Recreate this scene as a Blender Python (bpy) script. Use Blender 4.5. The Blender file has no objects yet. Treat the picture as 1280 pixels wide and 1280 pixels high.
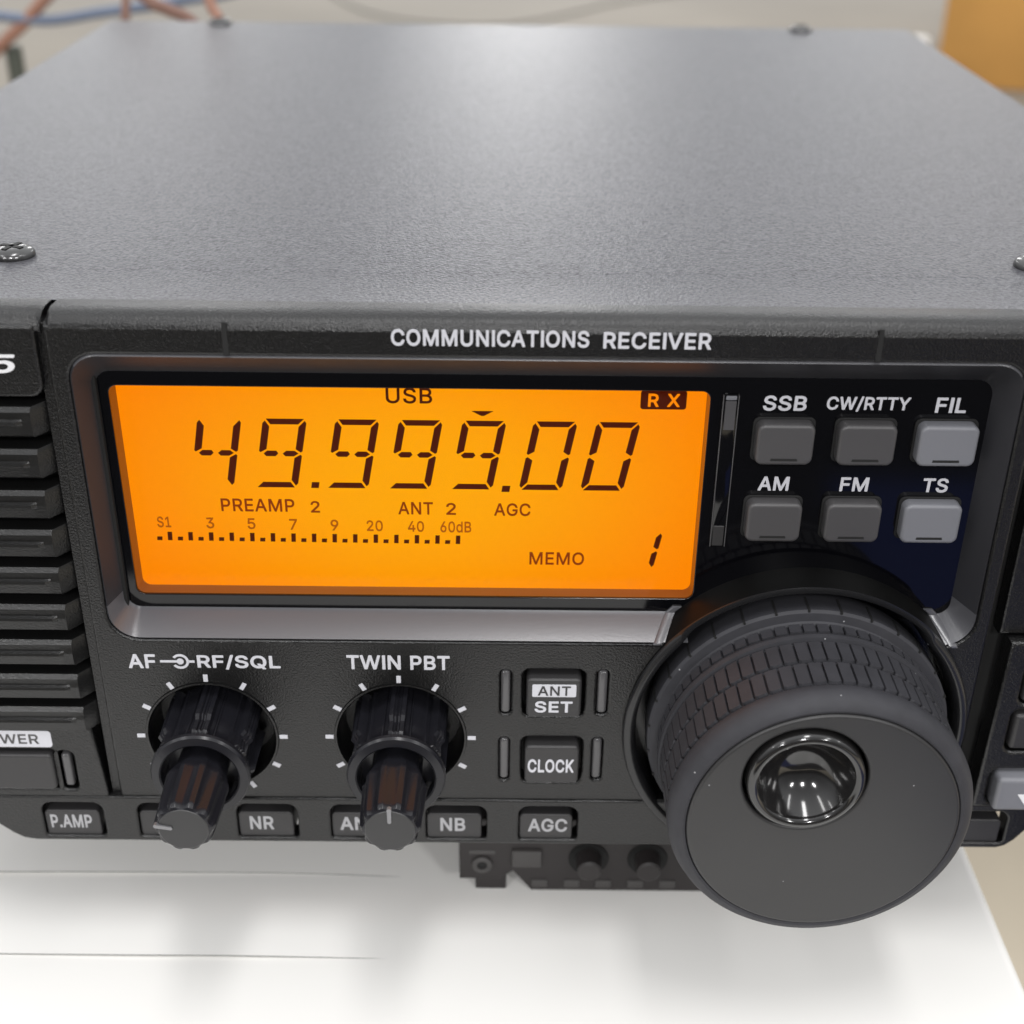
import bpy, bmesh, math, random
from mathutils import Matrix, Vector
random.seed(7)
S = 0.001                     # the whole scene is measured in millimetres, Blender units are metres
scene = bpy.context.scene
COL = scene.collection
PI = math.pi

# ------------------------------------------------------------------ camera
def make_camera():
    pitch, yaw, roll = 0.504, 0.006, -0.013
    f_px, px = 1673.1, 1280.0
    ca, sa = math.cos(pitch), math.sin(pitch)
    fw = Vector((math.sin(yaw)*ca, math.cos(yaw)*ca, -sa))
    rt = Vector((math.cos(yaw), -math.sin(yaw), 0))
    dn = fw.cross(rt)
    r2 = rt*math.cos(roll) + dn*math.sin(roll)
    d2 = -rt*math.sin(roll) + dn*math.cos(roll)
    cam = bpy.data.cameras.new('camera')
    ob = bpy.data.objects.new('camera', cam)
    COL.objects.link(ob)
    m = Matrix((r2, -d2, -fw)).transposed().to_4x4()
    m.translation = Vector((0.07, -172.26, 158.96))*S
    ob.matrix_world = m
    cam.sensor_width = 36; cam.sensor_fit = 'HORIZONTAL'
    cam.lens = f_px/px*36
    cam.clip_start = 0.005; cam.clip_end = 60
    cam.dof.use_dof = True
    focus = Vector((5, 0, 52))*S - m.translation
    cam.dof.focus_distance = focus.dot(fw)
    cam.dof.aperture_fstop = 18
    scene.camera = ob
make_camera()

# ------------------------------------------------------------------ light
world = bpy.data.worlds.new('World'); scene.world = world; world.use_nodes = True
nt = world.node_tree; nt.nodes.clear()
tc = nt.nodes.new('ShaderNodeTexCoord'); sep = nt.nodes.new('ShaderNodeSeparateXYZ')
nt.links.new(tc.outputs['Generated'], sep.inputs[0])
# a pale workshop: bright ceiling, light far wall, darker behind and below the photographer
def term(sock, mul, add):
    n = nt.nodes.new('ShaderNodeMath'); n.operation = 'MULTIPLY_ADD'; n.inputs[1].default_value = mul; n.inputs[2].default_value = add
    nt.links.new(sock, n.inputs[0]); return n.outputs[0]
def ramp(sock, stops):
    r = nt.nodes.new('ShaderNodeValToRGB'); r.color_ramp.interpolation = 'EASE'
    r.color_ramp.elements[0].position = stops[0][0]; r.color_ramp.elements[0].color = (stops[0][1],)*3+(1,)
    r.color_ramp.elements[1].position = stops[-1][0]; r.color_ramp.elements[1].color = (stops[-1][1],)*3+(1,)
    for p, v in stops[1:-1]: r.color_ramp.elements.new(p).color = (v, v, v, 1)
    nt.links.new(sock, r.inputs[0]); return r.outputs[0]
far = ramp(term(sep.outputs[1], 0.5, 0.5), [(0.05, 0.28), (0.5, 0.75), (0.9, 0.95)])
high = ramp(term(sep.outputs[2], 0.5, 0.5), [(0.30, 0.03), (0.46, 0.10), (0.56, 0.62), (0.85, 1.2)])
mm = nt.nodes.new('ShaderNodeMath'); mm.operation = 'MULTIPLY'
nt.links.new(far, mm.inputs[0]); nt.links.new(high, mm.inputs[1])
bg = nt.nodes.new('ShaderNodeBackground'); bg.inputs[0].default_value = (0.975, 0.985, 1.0, 1)
st = nt.nodes.new('ShaderNodeMath'); st.operation = 'MULTIPLY'; st.inputs[1].default_value = 1.5
nt.links.new(mm.outputs[0], st.inputs[0]); nt.links.new(st.outputs[0], bg.inputs[1])
out = nt.nodes.new('ShaderNodeOutputWorld'); nt.links.new(bg.outputs[0], out.inputs[0])

def ceiling_lamp(x, y, z, sx, sy, power, col=(1, 0.99, 0.985)):
    l = bpy.data.lights.new('ceiling_lamp', 'AREA'); l.shape = 'RECTANGLE'
    l.size = sx; l.size_y = sy; l.energy = power; l.color = col
    o = bpy.data.objects.new('ceiling_lamp', l); COL.objects.link(o); o.location = (x, y, z)
for (x, y, p) in [(-1.3, -0.7, 5), (0.12, -0.35, 9), (1.4, -0.7, 5), (-2.4, -0.3, 4), (2.5, -0.3, 4), (-1.6, -2.6, 50), (0.1, -2.7, 56), (1.7, -2.6, 50)]:
    ceiling_lamp(x, y, 1.75, 0.22, 0.75, p)
for (x, y, p) in [(-2.0, 6.2, 66), (0.05, 6.4, 92), (2.2, 6.2, 48)]:      # rows of tubes running away down the room
    ceiling_lamp(x, y, 1.75, 0.2, 6.0, p)

vs = scene.view_settings
vs.view_transform = 'Standard'; vs.look = 'None'; vs.exposure = 0.0; vs.gamma = 1.0; vs.use_curve_mapping = False

# ------------------------------------------------------------------ materials
def mat(name, base, rough=0.5, metal=0.0, bump=None, spec=0.5, coat=0.0, emit=None, estr=1.0, mottle=None, rvar=0.0, trans=0.0, dust=None, speckle=None):
    m = bpy.data.materials.new(name); m.use_nodes = True
    t = m.node_tree; b = t.nodes['Principled BSDF']
    b.inputs['Base Color'].default_value = (*base, 1)
    b.inputs['Roughness'].default_value = rough
    b.inputs['Metallic'].default_value = metal
    b.inputs['Specular IOR Level'].default_value = spec
    b.inputs['Coat Weight'].default_value = coat
    b.inputs['Coat Roughness'].default_value = 0.08
    b.inputs['Transmission Weight'].default_value = trans
    if emit:
        b.inputs['Emission Color'].default_value = (*emit, 1); b.inputs['Emission Strength'].default_value = estr
    co = None
    if bump or mottle or rvar or dust or speckle:
        co = t.nodes.new('ShaderNodeTexCoord')
    if bump:
        sc, st, dist = bump
        n = t.nodes.new('ShaderNodeTexNoise'); n.inputs['Scale'].default_value = sc; n.inputs['Detail'].default_value = 2.5
        n.inputs['Roughness'].default_value = 0.55
        t.links.new(co.outputs['Object'], n.inputs['Vector'])
        bu = t.nodes.new('ShaderNodeBump'); bu.inputs['Strength'].default_value = st; bu.inputs['Distance'].default_value = dist
        t.links.new(n.outputs['Fac'], bu.inputs['Height']); t.links.new(bu.outputs[0], b.inputs['Normal'])
    if mottle:
        sc, amt = mottle
        n2 = t.nodes.new('ShaderNodeTexNoise'); n2.inputs['Scale'].default_value = sc; n2.inputs['Detail'].default_value = 5
        t.links.new(co.outputs['Object'], n2.inputs['Vector'])
        mp = t.nodes.new('ShaderNodeMapRange')
        mp.inputs['From Min'].default_value = 0.3; mp.inputs['From Max'].default_value = 0.7
        mp.inputs['To Min'].default_value = 1-amt; mp.inputs['To Max'].default_value = 1+amt
        t.links.new(n2.outputs['Fac'], mp.inputs['Value'])
        mx = t.nodes.new('ShaderNodeVectorMath'); mx.operation = 'SCALE'; mx.inputs[0].default_value = base
        t.links.new(mp.outputs[0], mx.inputs['Scale']); t.links.new(mx.outputs[0], b.inputs['Base Color'])
    if rvar:
        n3 = t.nodes.new('ShaderNodeTexNoise'); n3.inputs['Scale'].default_value = 60; n3.inputs['Detail'].default_value = 6
        t.links.new(co.outputs['Object'], n3.inputs['Vector'])
        mp = t.nodes.new('ShaderNodeMapRange'); mp.inputs['To Min'].default_value = rough-rvar; mp.inputs['To Max'].default_value = rough+rvar
        t.links.new(n3.outputs['Fac'], mp.inputs['Value']); t.links.new(mp.outputs[0], b.inputs['Roughness'])
    if speckle:
        sc, lo, hi = speckle
        n4 = t.nodes.new('ShaderNodeTexNoise'); n4.inputs['Scale'].default_value = sc; n4.inputs['Detail'].default_value = 2
        t.links.new(co.outputs['Object'], n4.inputs['Vector'])
        mp = t.nodes.new('ShaderNodeMapRange'); mp.inputs['From Min'].default_value = 0.32; mp.inputs['From Max'].default_value = 0.68
        mp.inputs['To Min'].default_value = lo; mp.inputs['To Max'].default_value = hi
        t.links.new(n4.outputs['Fac'], mp.inputs['Value']); t.links.new(mp.outputs[0], b.inputs['Specular IOR Level'])
    if dust:      # sparse specks of real dust lying on the surface
        sc, rad = dust
        vo = t.nodes.new('ShaderNodeTexVoronoi'); vo.inputs['Scale'].default_value = sc; vo.inputs['Randomness'].default_value = 1
        t.links.new(co.outputs['Object'], vo.inputs['Vector'])
        lt = t.nodes.new('ShaderNodeMath'); lt.operation = 'LESS_THAN'; lt.inputs[1].default_value = rad
        t.links.new(vo.outputs['Distance'], lt.inputs[0])
        mixc = t.nodes.new('ShaderNodeMixRGB'); mixc.inputs[2].default_value = (0.30, 0.30, 0.31, 1); mixc.inputs[1].default_value = (*base, 1)
        src = b.inputs['Base Color'].links[0].from_socket if b.inputs['Base Color'].links else None
        if src: t.links.new(src, mixc.inputs[1])
        t.links.new(lt.outputs[0], mixc.inputs[0]); t.links.new(mixc.outputs[0], b.inputs['Base Color'])
    return m
M = {}
M['plastic'] = mat('textured_black_plastic', (0.0028, 0.0027, 0.0029), 0.30, spec=0.58, bump=(3100, 0.8, 0.00015))
M['satin'] = mat('satin_black_grille', (0.006, 0.006, 0.006), 0.3, spec=0.55, bump=(3300, 0.5, 0.0001))
M['cover'] = mat('powder_coated_metal', (0.055, 0.055, 0.063), 0.37, bump=(2100, 0.85, 0.0002), mottle=(900, 0.2), speckle=(1900, 0.2, 0.9))
M['bezel'] = mat('satin_grey_plastic', (0.03, 0.03, 0.034), 0.46, metal=0.0, spec=0.28, bump=(2500, 0.10, 0.0001))
M['gloss'] = mat('gloss_black_acrylic', (0.0018, 0.0018, 0.0026), 0.07, spec=0.42)
M['dark'] = mat('matte_black_interior', (0.006, 0.006, 0.006), 0.7)
M['print'] = mat('pale_grey_print', (0.56, 0.56, 0.60), 0.5)
M['print_dim'] = mat('dull_grey_print', (0.36, 0.36, 0.375), 0.55)
M['white_print'] = mat('white_print', (0.72, 0.72, 0.74), 0.5)
M['key_dark'] = mat('grey_key_plastic', (0.060, 0.058, 0.060), 0.42, bump=(2500, 0.12, 0.0001), rvar=0.05)
M['key_light'] = mat('blue_grey_key_plastic', (0.165, 0.168, 0.185), 0.42, bump=(2500, 0.12, 0.0001), rvar=0.05)
M['key_black'] = mat('black_key_plastic', (0.026, 0.025, 0.026), 0.45, bump=(2600, 0.2, 0.0001))
M['knob'] = mat('gloss_black_knob', (0.011, 0.011, 0.014), 0.24, rvar=0.05, spec=0.36)
M['knob_face'] = mat('satin_black_knob_face', (0.026, 0.026, 0.027), 0.42)
M['rubber'] = mat('black_rubber', (0.031, 0.031, 0.036), 0.6, spec=0.33, bump=(1500, 0.12, 0.0002), mottle=(300, 0.12), dust=(260, 0.035))
M['dialface'] = mat('satin_dial_face', (0.024, 0.0235, 0.024), 0.42, bump=(3500, 0.10, 0.0001), rvar=0.05, dust=(190, 0.022))
M['dimple'] = mat('polished_black_dimple', (0.010, 0.0095, 0.0095), 0.13, coat=0.5)
M['screw'] = mat('black_chromed_steel', (0.10, 0.10, 0.10), 0.22, metal=1.0)
M['pointer'] = mat('bright_pointer_line', (0.22, 0.22, 0.23), 0.3, metal=0.6)
M['seg'] = mat('dark_liquid_crystal', (0.02, 0.004, 0.001), 0.5, spec=0.1, emit=(0.045, 0.0035, 0.0003))
M['seg2'] = mat('thin_liquid_crystal', (0.03, 0.006, 0.001), 0.5, spec=0.1, emit=(0.20, 0.022, 0.001))
M['seg3'] = mat('faint_liquid_crystal', (0.03, 0.006, 0.001), 0.5, spec=0.1, emit=(0.36, 0.07, 0.002))
M['guide'] = mat('amber_light_guide', (0.16, 0.06, 0.018), 0.3)
M['lens'] = mat('smoked_lens', (0.075, 0.073, 0.076), 0.14)
M['ledge'] = mat('silver_grey_lit_bezel', (0.085, 0.085, 0.093), 0.28, spec=1.0, bump=(2500, 0.08, 0.0001))  # paler copy of the bezel grey, ceiling light put into the colour
M['collar'] = mat('satin_black_collar', (0.004, 0.004, 0.004), 0.42, spec=0.12)
M['lip'] = mat('satin_collar_lip', (0.012, 0.012, 0.013), 0.26)
M['table'] = mat('white_table_laminate', (0.78, 0.77, 0.745), 0.38, mottle=(9, 0.015))
M['paper'] = mat('white_paper', (0.78, 0.77, 0.745), 0.7, mottle=(14, 0.015))
M['paper_edge'] = mat('paper_edge_gap_shade', (0.10, 0.10, 0.10), 0.8)  # white paper darkened to stand for the shaded gap under its edge
M['floor'] = mat('beige_floor', (0.50, 0.44, 0.345), 0.6, mottle=(2.2, 0.16))
M['benchtop'] = mat('beige_benchtop', (0.225, 0.20, 0.163), 0.7, mottle=(4.0, 0.12))
M['card'] = mat('brown_cardboard', (0.56, 0.29, 0.075), 0.8, mottle=(14, 0.10))
M['blue'] = mat('blue_cable_sheath', (0.13, 0.16, 0.225), 0.5)
M['brown'] = mat('brown_cable_sheath', (0.17, 0.085, 0.06), 0.5)
M['orange'] = mat('orange_cable_sheath', (0.28, 0.14, 0.095), 0.5)
M['grey'] = mat('grey_cable_sheath', (0.20, 0.19, 0.16), 0.5)
M['post'] = mat('dark_green_metal', (0.045, 0.050, 0.035), 0.5)
M['device'] = mat('matte_black_case', (0.020, 0.017, 0.017), 0.55, bump=(1500, 0.2, 0.0002))
M['device_key'] = mat('dull_grey_key', (0.05, 0.047, 0.046), 0.5)

def window_material():
    m = bpy.data.materials.new('clear_window'); m.use_nodes = True
    t = m.node_tree; t.nodes.clear()
    o = t.nodes.new('ShaderNodeOutputMaterial'); mix = t.nodes.new('ShaderNodeMixShader')
    tr = t.nodes.new('ShaderNodeBsdfTransparent'); gl = t.nodes.new('ShaderNodeBsdfGlossy'); fr = t.nodes.new('ShaderNodeFresnel')
    fr.inputs['IOR'].default_value = 1.42; gl.inputs['Roughness'].default_value = 0.03
    ge = t.nodes.new('ShaderNodeNewGeometry'); mu = t.nodes.new('ShaderNodeMath'); mu.operation = 'MULTIPLY'; wk = t.nodes.new('ShaderNodeMath'); wk.operation = 'MULTIPLY'; wk.inputs[1].default_value = 0.15
    iv = t.nodes.new('ShaderNodeMath'); iv.operation = 'SUBTRACT'; iv.inputs[0].default_value = 1.0
    t.links.new(ge.outputs['Backfacing'], iv.inputs[1]); t.links.new(fr.outputs[0], mu.inputs[0]); t.links.new(iv.outputs[0], mu.inputs[1])
    t.links.new(mu.outputs[0], wk.inputs[0]); t.links.new(wk.outputs[0], mix.inputs[0]); t.links.new(tr.outputs[0], mix.inputs[1]); t.links.new(gl.outputs[0], mix.inputs[2])
    t.links.new(mix.outputs[0], o.inputs[0]); return m
M['window'] = window_material()

def backlight_material():
    m = bpy.data.materials.new('amber_backlight'); m.use_nodes = True
    t = m.node_tree; b = t.nodes['Principled BSDF']
    b.inputs['Base Color'].default_value = (0.01, 0.003, 0.0, 1); b.inputs['Roughness'].default_value = 0.6; b.inputs['Specular IOR Level'].default_value = 0.1
    # the lamps behind the panel make its middle brighter and yellower than its rim
    co = t.nodes.new('ShaderNodeTexCoord'); mp = t.nodes.new('ShaderNodeMapping'); mp.vector_type = 'POINT'
    mp.inputs['Location'].default_value = (0.23, 0.0, -1.78); mp.inputs['Scale'].default_value = (16.5, 0.0, 28.0)
    ln = t.nodes.new('ShaderNodeVectorMath'); ln.operation = 'LENGTH'
    t.links.new(co.outputs['Object'], mp.inputs['Vector']); t.links.new(mp.outputs[0], ln.inputs[0])
    r = t.nodes.new('ShaderNodeValToRGB'); r.color_ramp.interpolation = 'EASE'
    r.color_ramp.elements[0].position = 0.1; r.color_ramp.elements[0].color = (1.0, 0.385, 0.0, 1)
    r.color_ramp.elements[1].position = 0.95; r.color_ramp.elements[1].color = (1.0, 0.235, 0.0, 1)
    t.links.new(ln.outputs['Value'], r.inputs[0]); t.links.new(r.outputs[0], b.inputs['Emission Color'])
    b.inputs['Emission Strength'].default_value = 0.98
    return m
M['lcd'] = backlight_material()

# ------------------------------------------------------------------ helpers
def thing(name, label, cat, loc=(0, 0, 0), group=None):
    o = bpy.data.objects.new(name, None); COL.objects.link(o)
    o.location = Vector(loc)*S; o.empty_display_size = 0.01
    o['label'] = label; o['category'] = cat
    if group: o['group'] = group
    return o

def tag(o, label, cat, group=None):
    o['label'] = label; o['category'] = cat
    if group: o['group'] = group
    return o

def link(name, bm, materials, parent=None, smooth=35):
    me = bpy.data.meshes.new(name)
    bm.normal_update()
    bm.to_mesh(me); bm.free()
    if not isinstance(materials, (list, tuple)): materials = [materials]
    for m in materials: me.materials.append(m)
    if smooth:
        for p in me.polygons: p.use_smooth = True
        me.set_sharp_from_angle(angle=math.radians(smooth))
    o = bpy.data.objects.new(name, me); COL.objects.link(o)
    if parent: o.parent = parent
    return o

def rrect(x0, x1, z0, z1, r, n=6, sub=1):
    """closed counter-clockwise outline with rounded corners; r may be a 4-list (bl, br, tr, tl)"""
    rs = r if isinstance(r, (list, tuple)) else [r]*4
    cs = [(x0+rs[0], z0+rs[0], PI, rs[0]), (x1-rs[1], z0+rs[1], 1.5*PI, rs[1]), (x1-rs[2], z1-rs[2], 0, rs[2]), (x0+rs[3], z1-rs[3], 0.5*PI, rs[3])]
    pts = []
    for (cx, cz, a0, rr) in cs:
        for i in range(n+1):
            a = a0 + i/n*PI/2
            pts.append((cx+rr*math.cos(a), cz+rr*math.sin(a)))
    if sub > 1:
        res = []
        for i, p in enumerate(pts):
            q = pts[(i+1) % len(pts)]
            k = sub if (i % (n+1)) == n else 1
            for j in range(k):
                res.append((p[0]+(q[0]-p[0])*j/k, p[1]+(q[1]-p[1])*j/k))
        pts = res
    return pts

def circle(cx, cz, r, n=72):
    return [(cx+r*math.cos(2*PI*i/n), cz+r*math.sin(2*PI*i/n)) for i in range(n)]

def add_mesh(bm, me):
    idx = len(bm.faces)
    bm.from_mesh(me)
    bm.faces.ensure_lookup_table()
    return bm.faces[idx:]

def plate(bm, outlines, y_front, depth, bevel=0.3, mi=0, res=2):
    """a flat board in the x-z plane with holes (first outline is the outer edge), rounded edges"""
    cu = bpy.data.curves.new('outline', 'CURVE'); cu.dimensions = '2D'; cu.fill_mode = 'BOTH'
    for k, pts in enumerate(outlines):
        if k: pts = list(reversed(pts))
        sp = cu.splines.new('POLY'); sp.points.add(len(pts)-1); sp.use_cyclic_u = True
        for p, (x, z) in zip(sp.points, pts): p.co = (x, z, 0, 1)
    cu.extrude = max(depth/2-bevel, 0.001); cu.bevel_depth = bevel; cu.bevel_resolution = res; cu.offset = -bevel
    ob = bpy.data.objects.new('outline', cu); COL.objects.link(ob)
    bpy.context.view_layer.update()
    me = bpy.data.meshes.new_from_object(ob.evaluated_get(bpy.context.evaluated_depsgraph_get()))
    for v in me.vertices:
        X, Y, Z = v.co
        v.co = (X*S, (y_front+depth/2-Z)*S, Y*S)
    me.materials.clear()
    fs = add_mesh(bm, me)
    for f in fs: f.material_index = mi
    bpy.data.objects.remove(ob); bpy.data.curves.remove(cu); bpy.data.meshes.remove(me)
    return bm

def rbox(bm, x0, x1, y0, y1, z0, z1, bev=0.3, seg=2, mi=0, taper=0.0):
    t = bmesh.new()
    bmesh.ops.create_cube(t, size=1)
    for v in t.verts:
        sx, sy, sz = v.co
        k = taper if sy < 0 else 0
        v.co = (((x0+x1)/2+sx*(x1-x0-2*k))*S, ((y0+y1)/2+sy*(y1-y0))*S, ((z0+z1)/2+sz*(z1-z0-2*k))*S)
    if bev: bmesh.ops.bevel(t, geom=t.edges[:], offset=bev*S, segments=seg, profile=0.5, affect='EDGES', clamp_overlap=True)
    me = bpy.data.meshes.new('b'); t.to_mesh(me); t.free()
    for f in add_mesh(bm, me): f.material_index = mi
    bpy.data.meshes.remove(me)
    return bm

def lathe(bm, cx, cz, prof, n=128, mi=0, wob=None):
    """profile of (radius, y) turned round an axis along y"""
    rings = []
    for (r, y) in prof:
        if r <= 1e-6:
            rings.append([bm.verts.new((cx*S, y*S, cz*S))]); continue
        ring = []
        for i in range(n):
            a = 2*PI*i/n
            rr = r + (wob(a, r, y) if wob else 0)
            ring.append(bm.verts.new(((cx+rr*math.cos(a))*S, y*S, (cz+rr*math.sin(a))*S)))
        rings.append(ring)
    for A, B in zip(rings, rings[1:]):
        for i in range(n):
            j = (i+1) % n
            if len(A) == 1 and len(B) == 1: continue
            if len(A) == 1: f = bm.faces.new((A[0], B[j], B[i]))
            elif len(B) == 1: f = bm.faces.new((A[i], A[j], B[0]))
            else: f = bm.faces.new((A[i], A[j], B[j], B[i]))
            f.material_index = mi
    return bm

def fix(bm):
    bmesh.ops.recalc_face_normals(bm, faces=bm.faces[:]); return bm

def prism(bm, pts, y0, y1, mi=0):
    """flat polygon in x-z pushed from y0 (front) to y1"""
    a = [bm.verts.new((x*S, y0*S, z*S)) for x, z in pts]; b = [bm.verts.new((x*S, y1*S, z*S)) for x, z in pts]
    fs = [bm.faces.new(a), bm.faces.new(list(reversed(b)))]
    n = len(pts)
    for i in range(n): fs.append(bm.faces.new((a[(i+1) % n], a[i], b[i], b[(i+1) % n])))
    for f in fs: f.material_index = mi
    return bm

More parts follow.
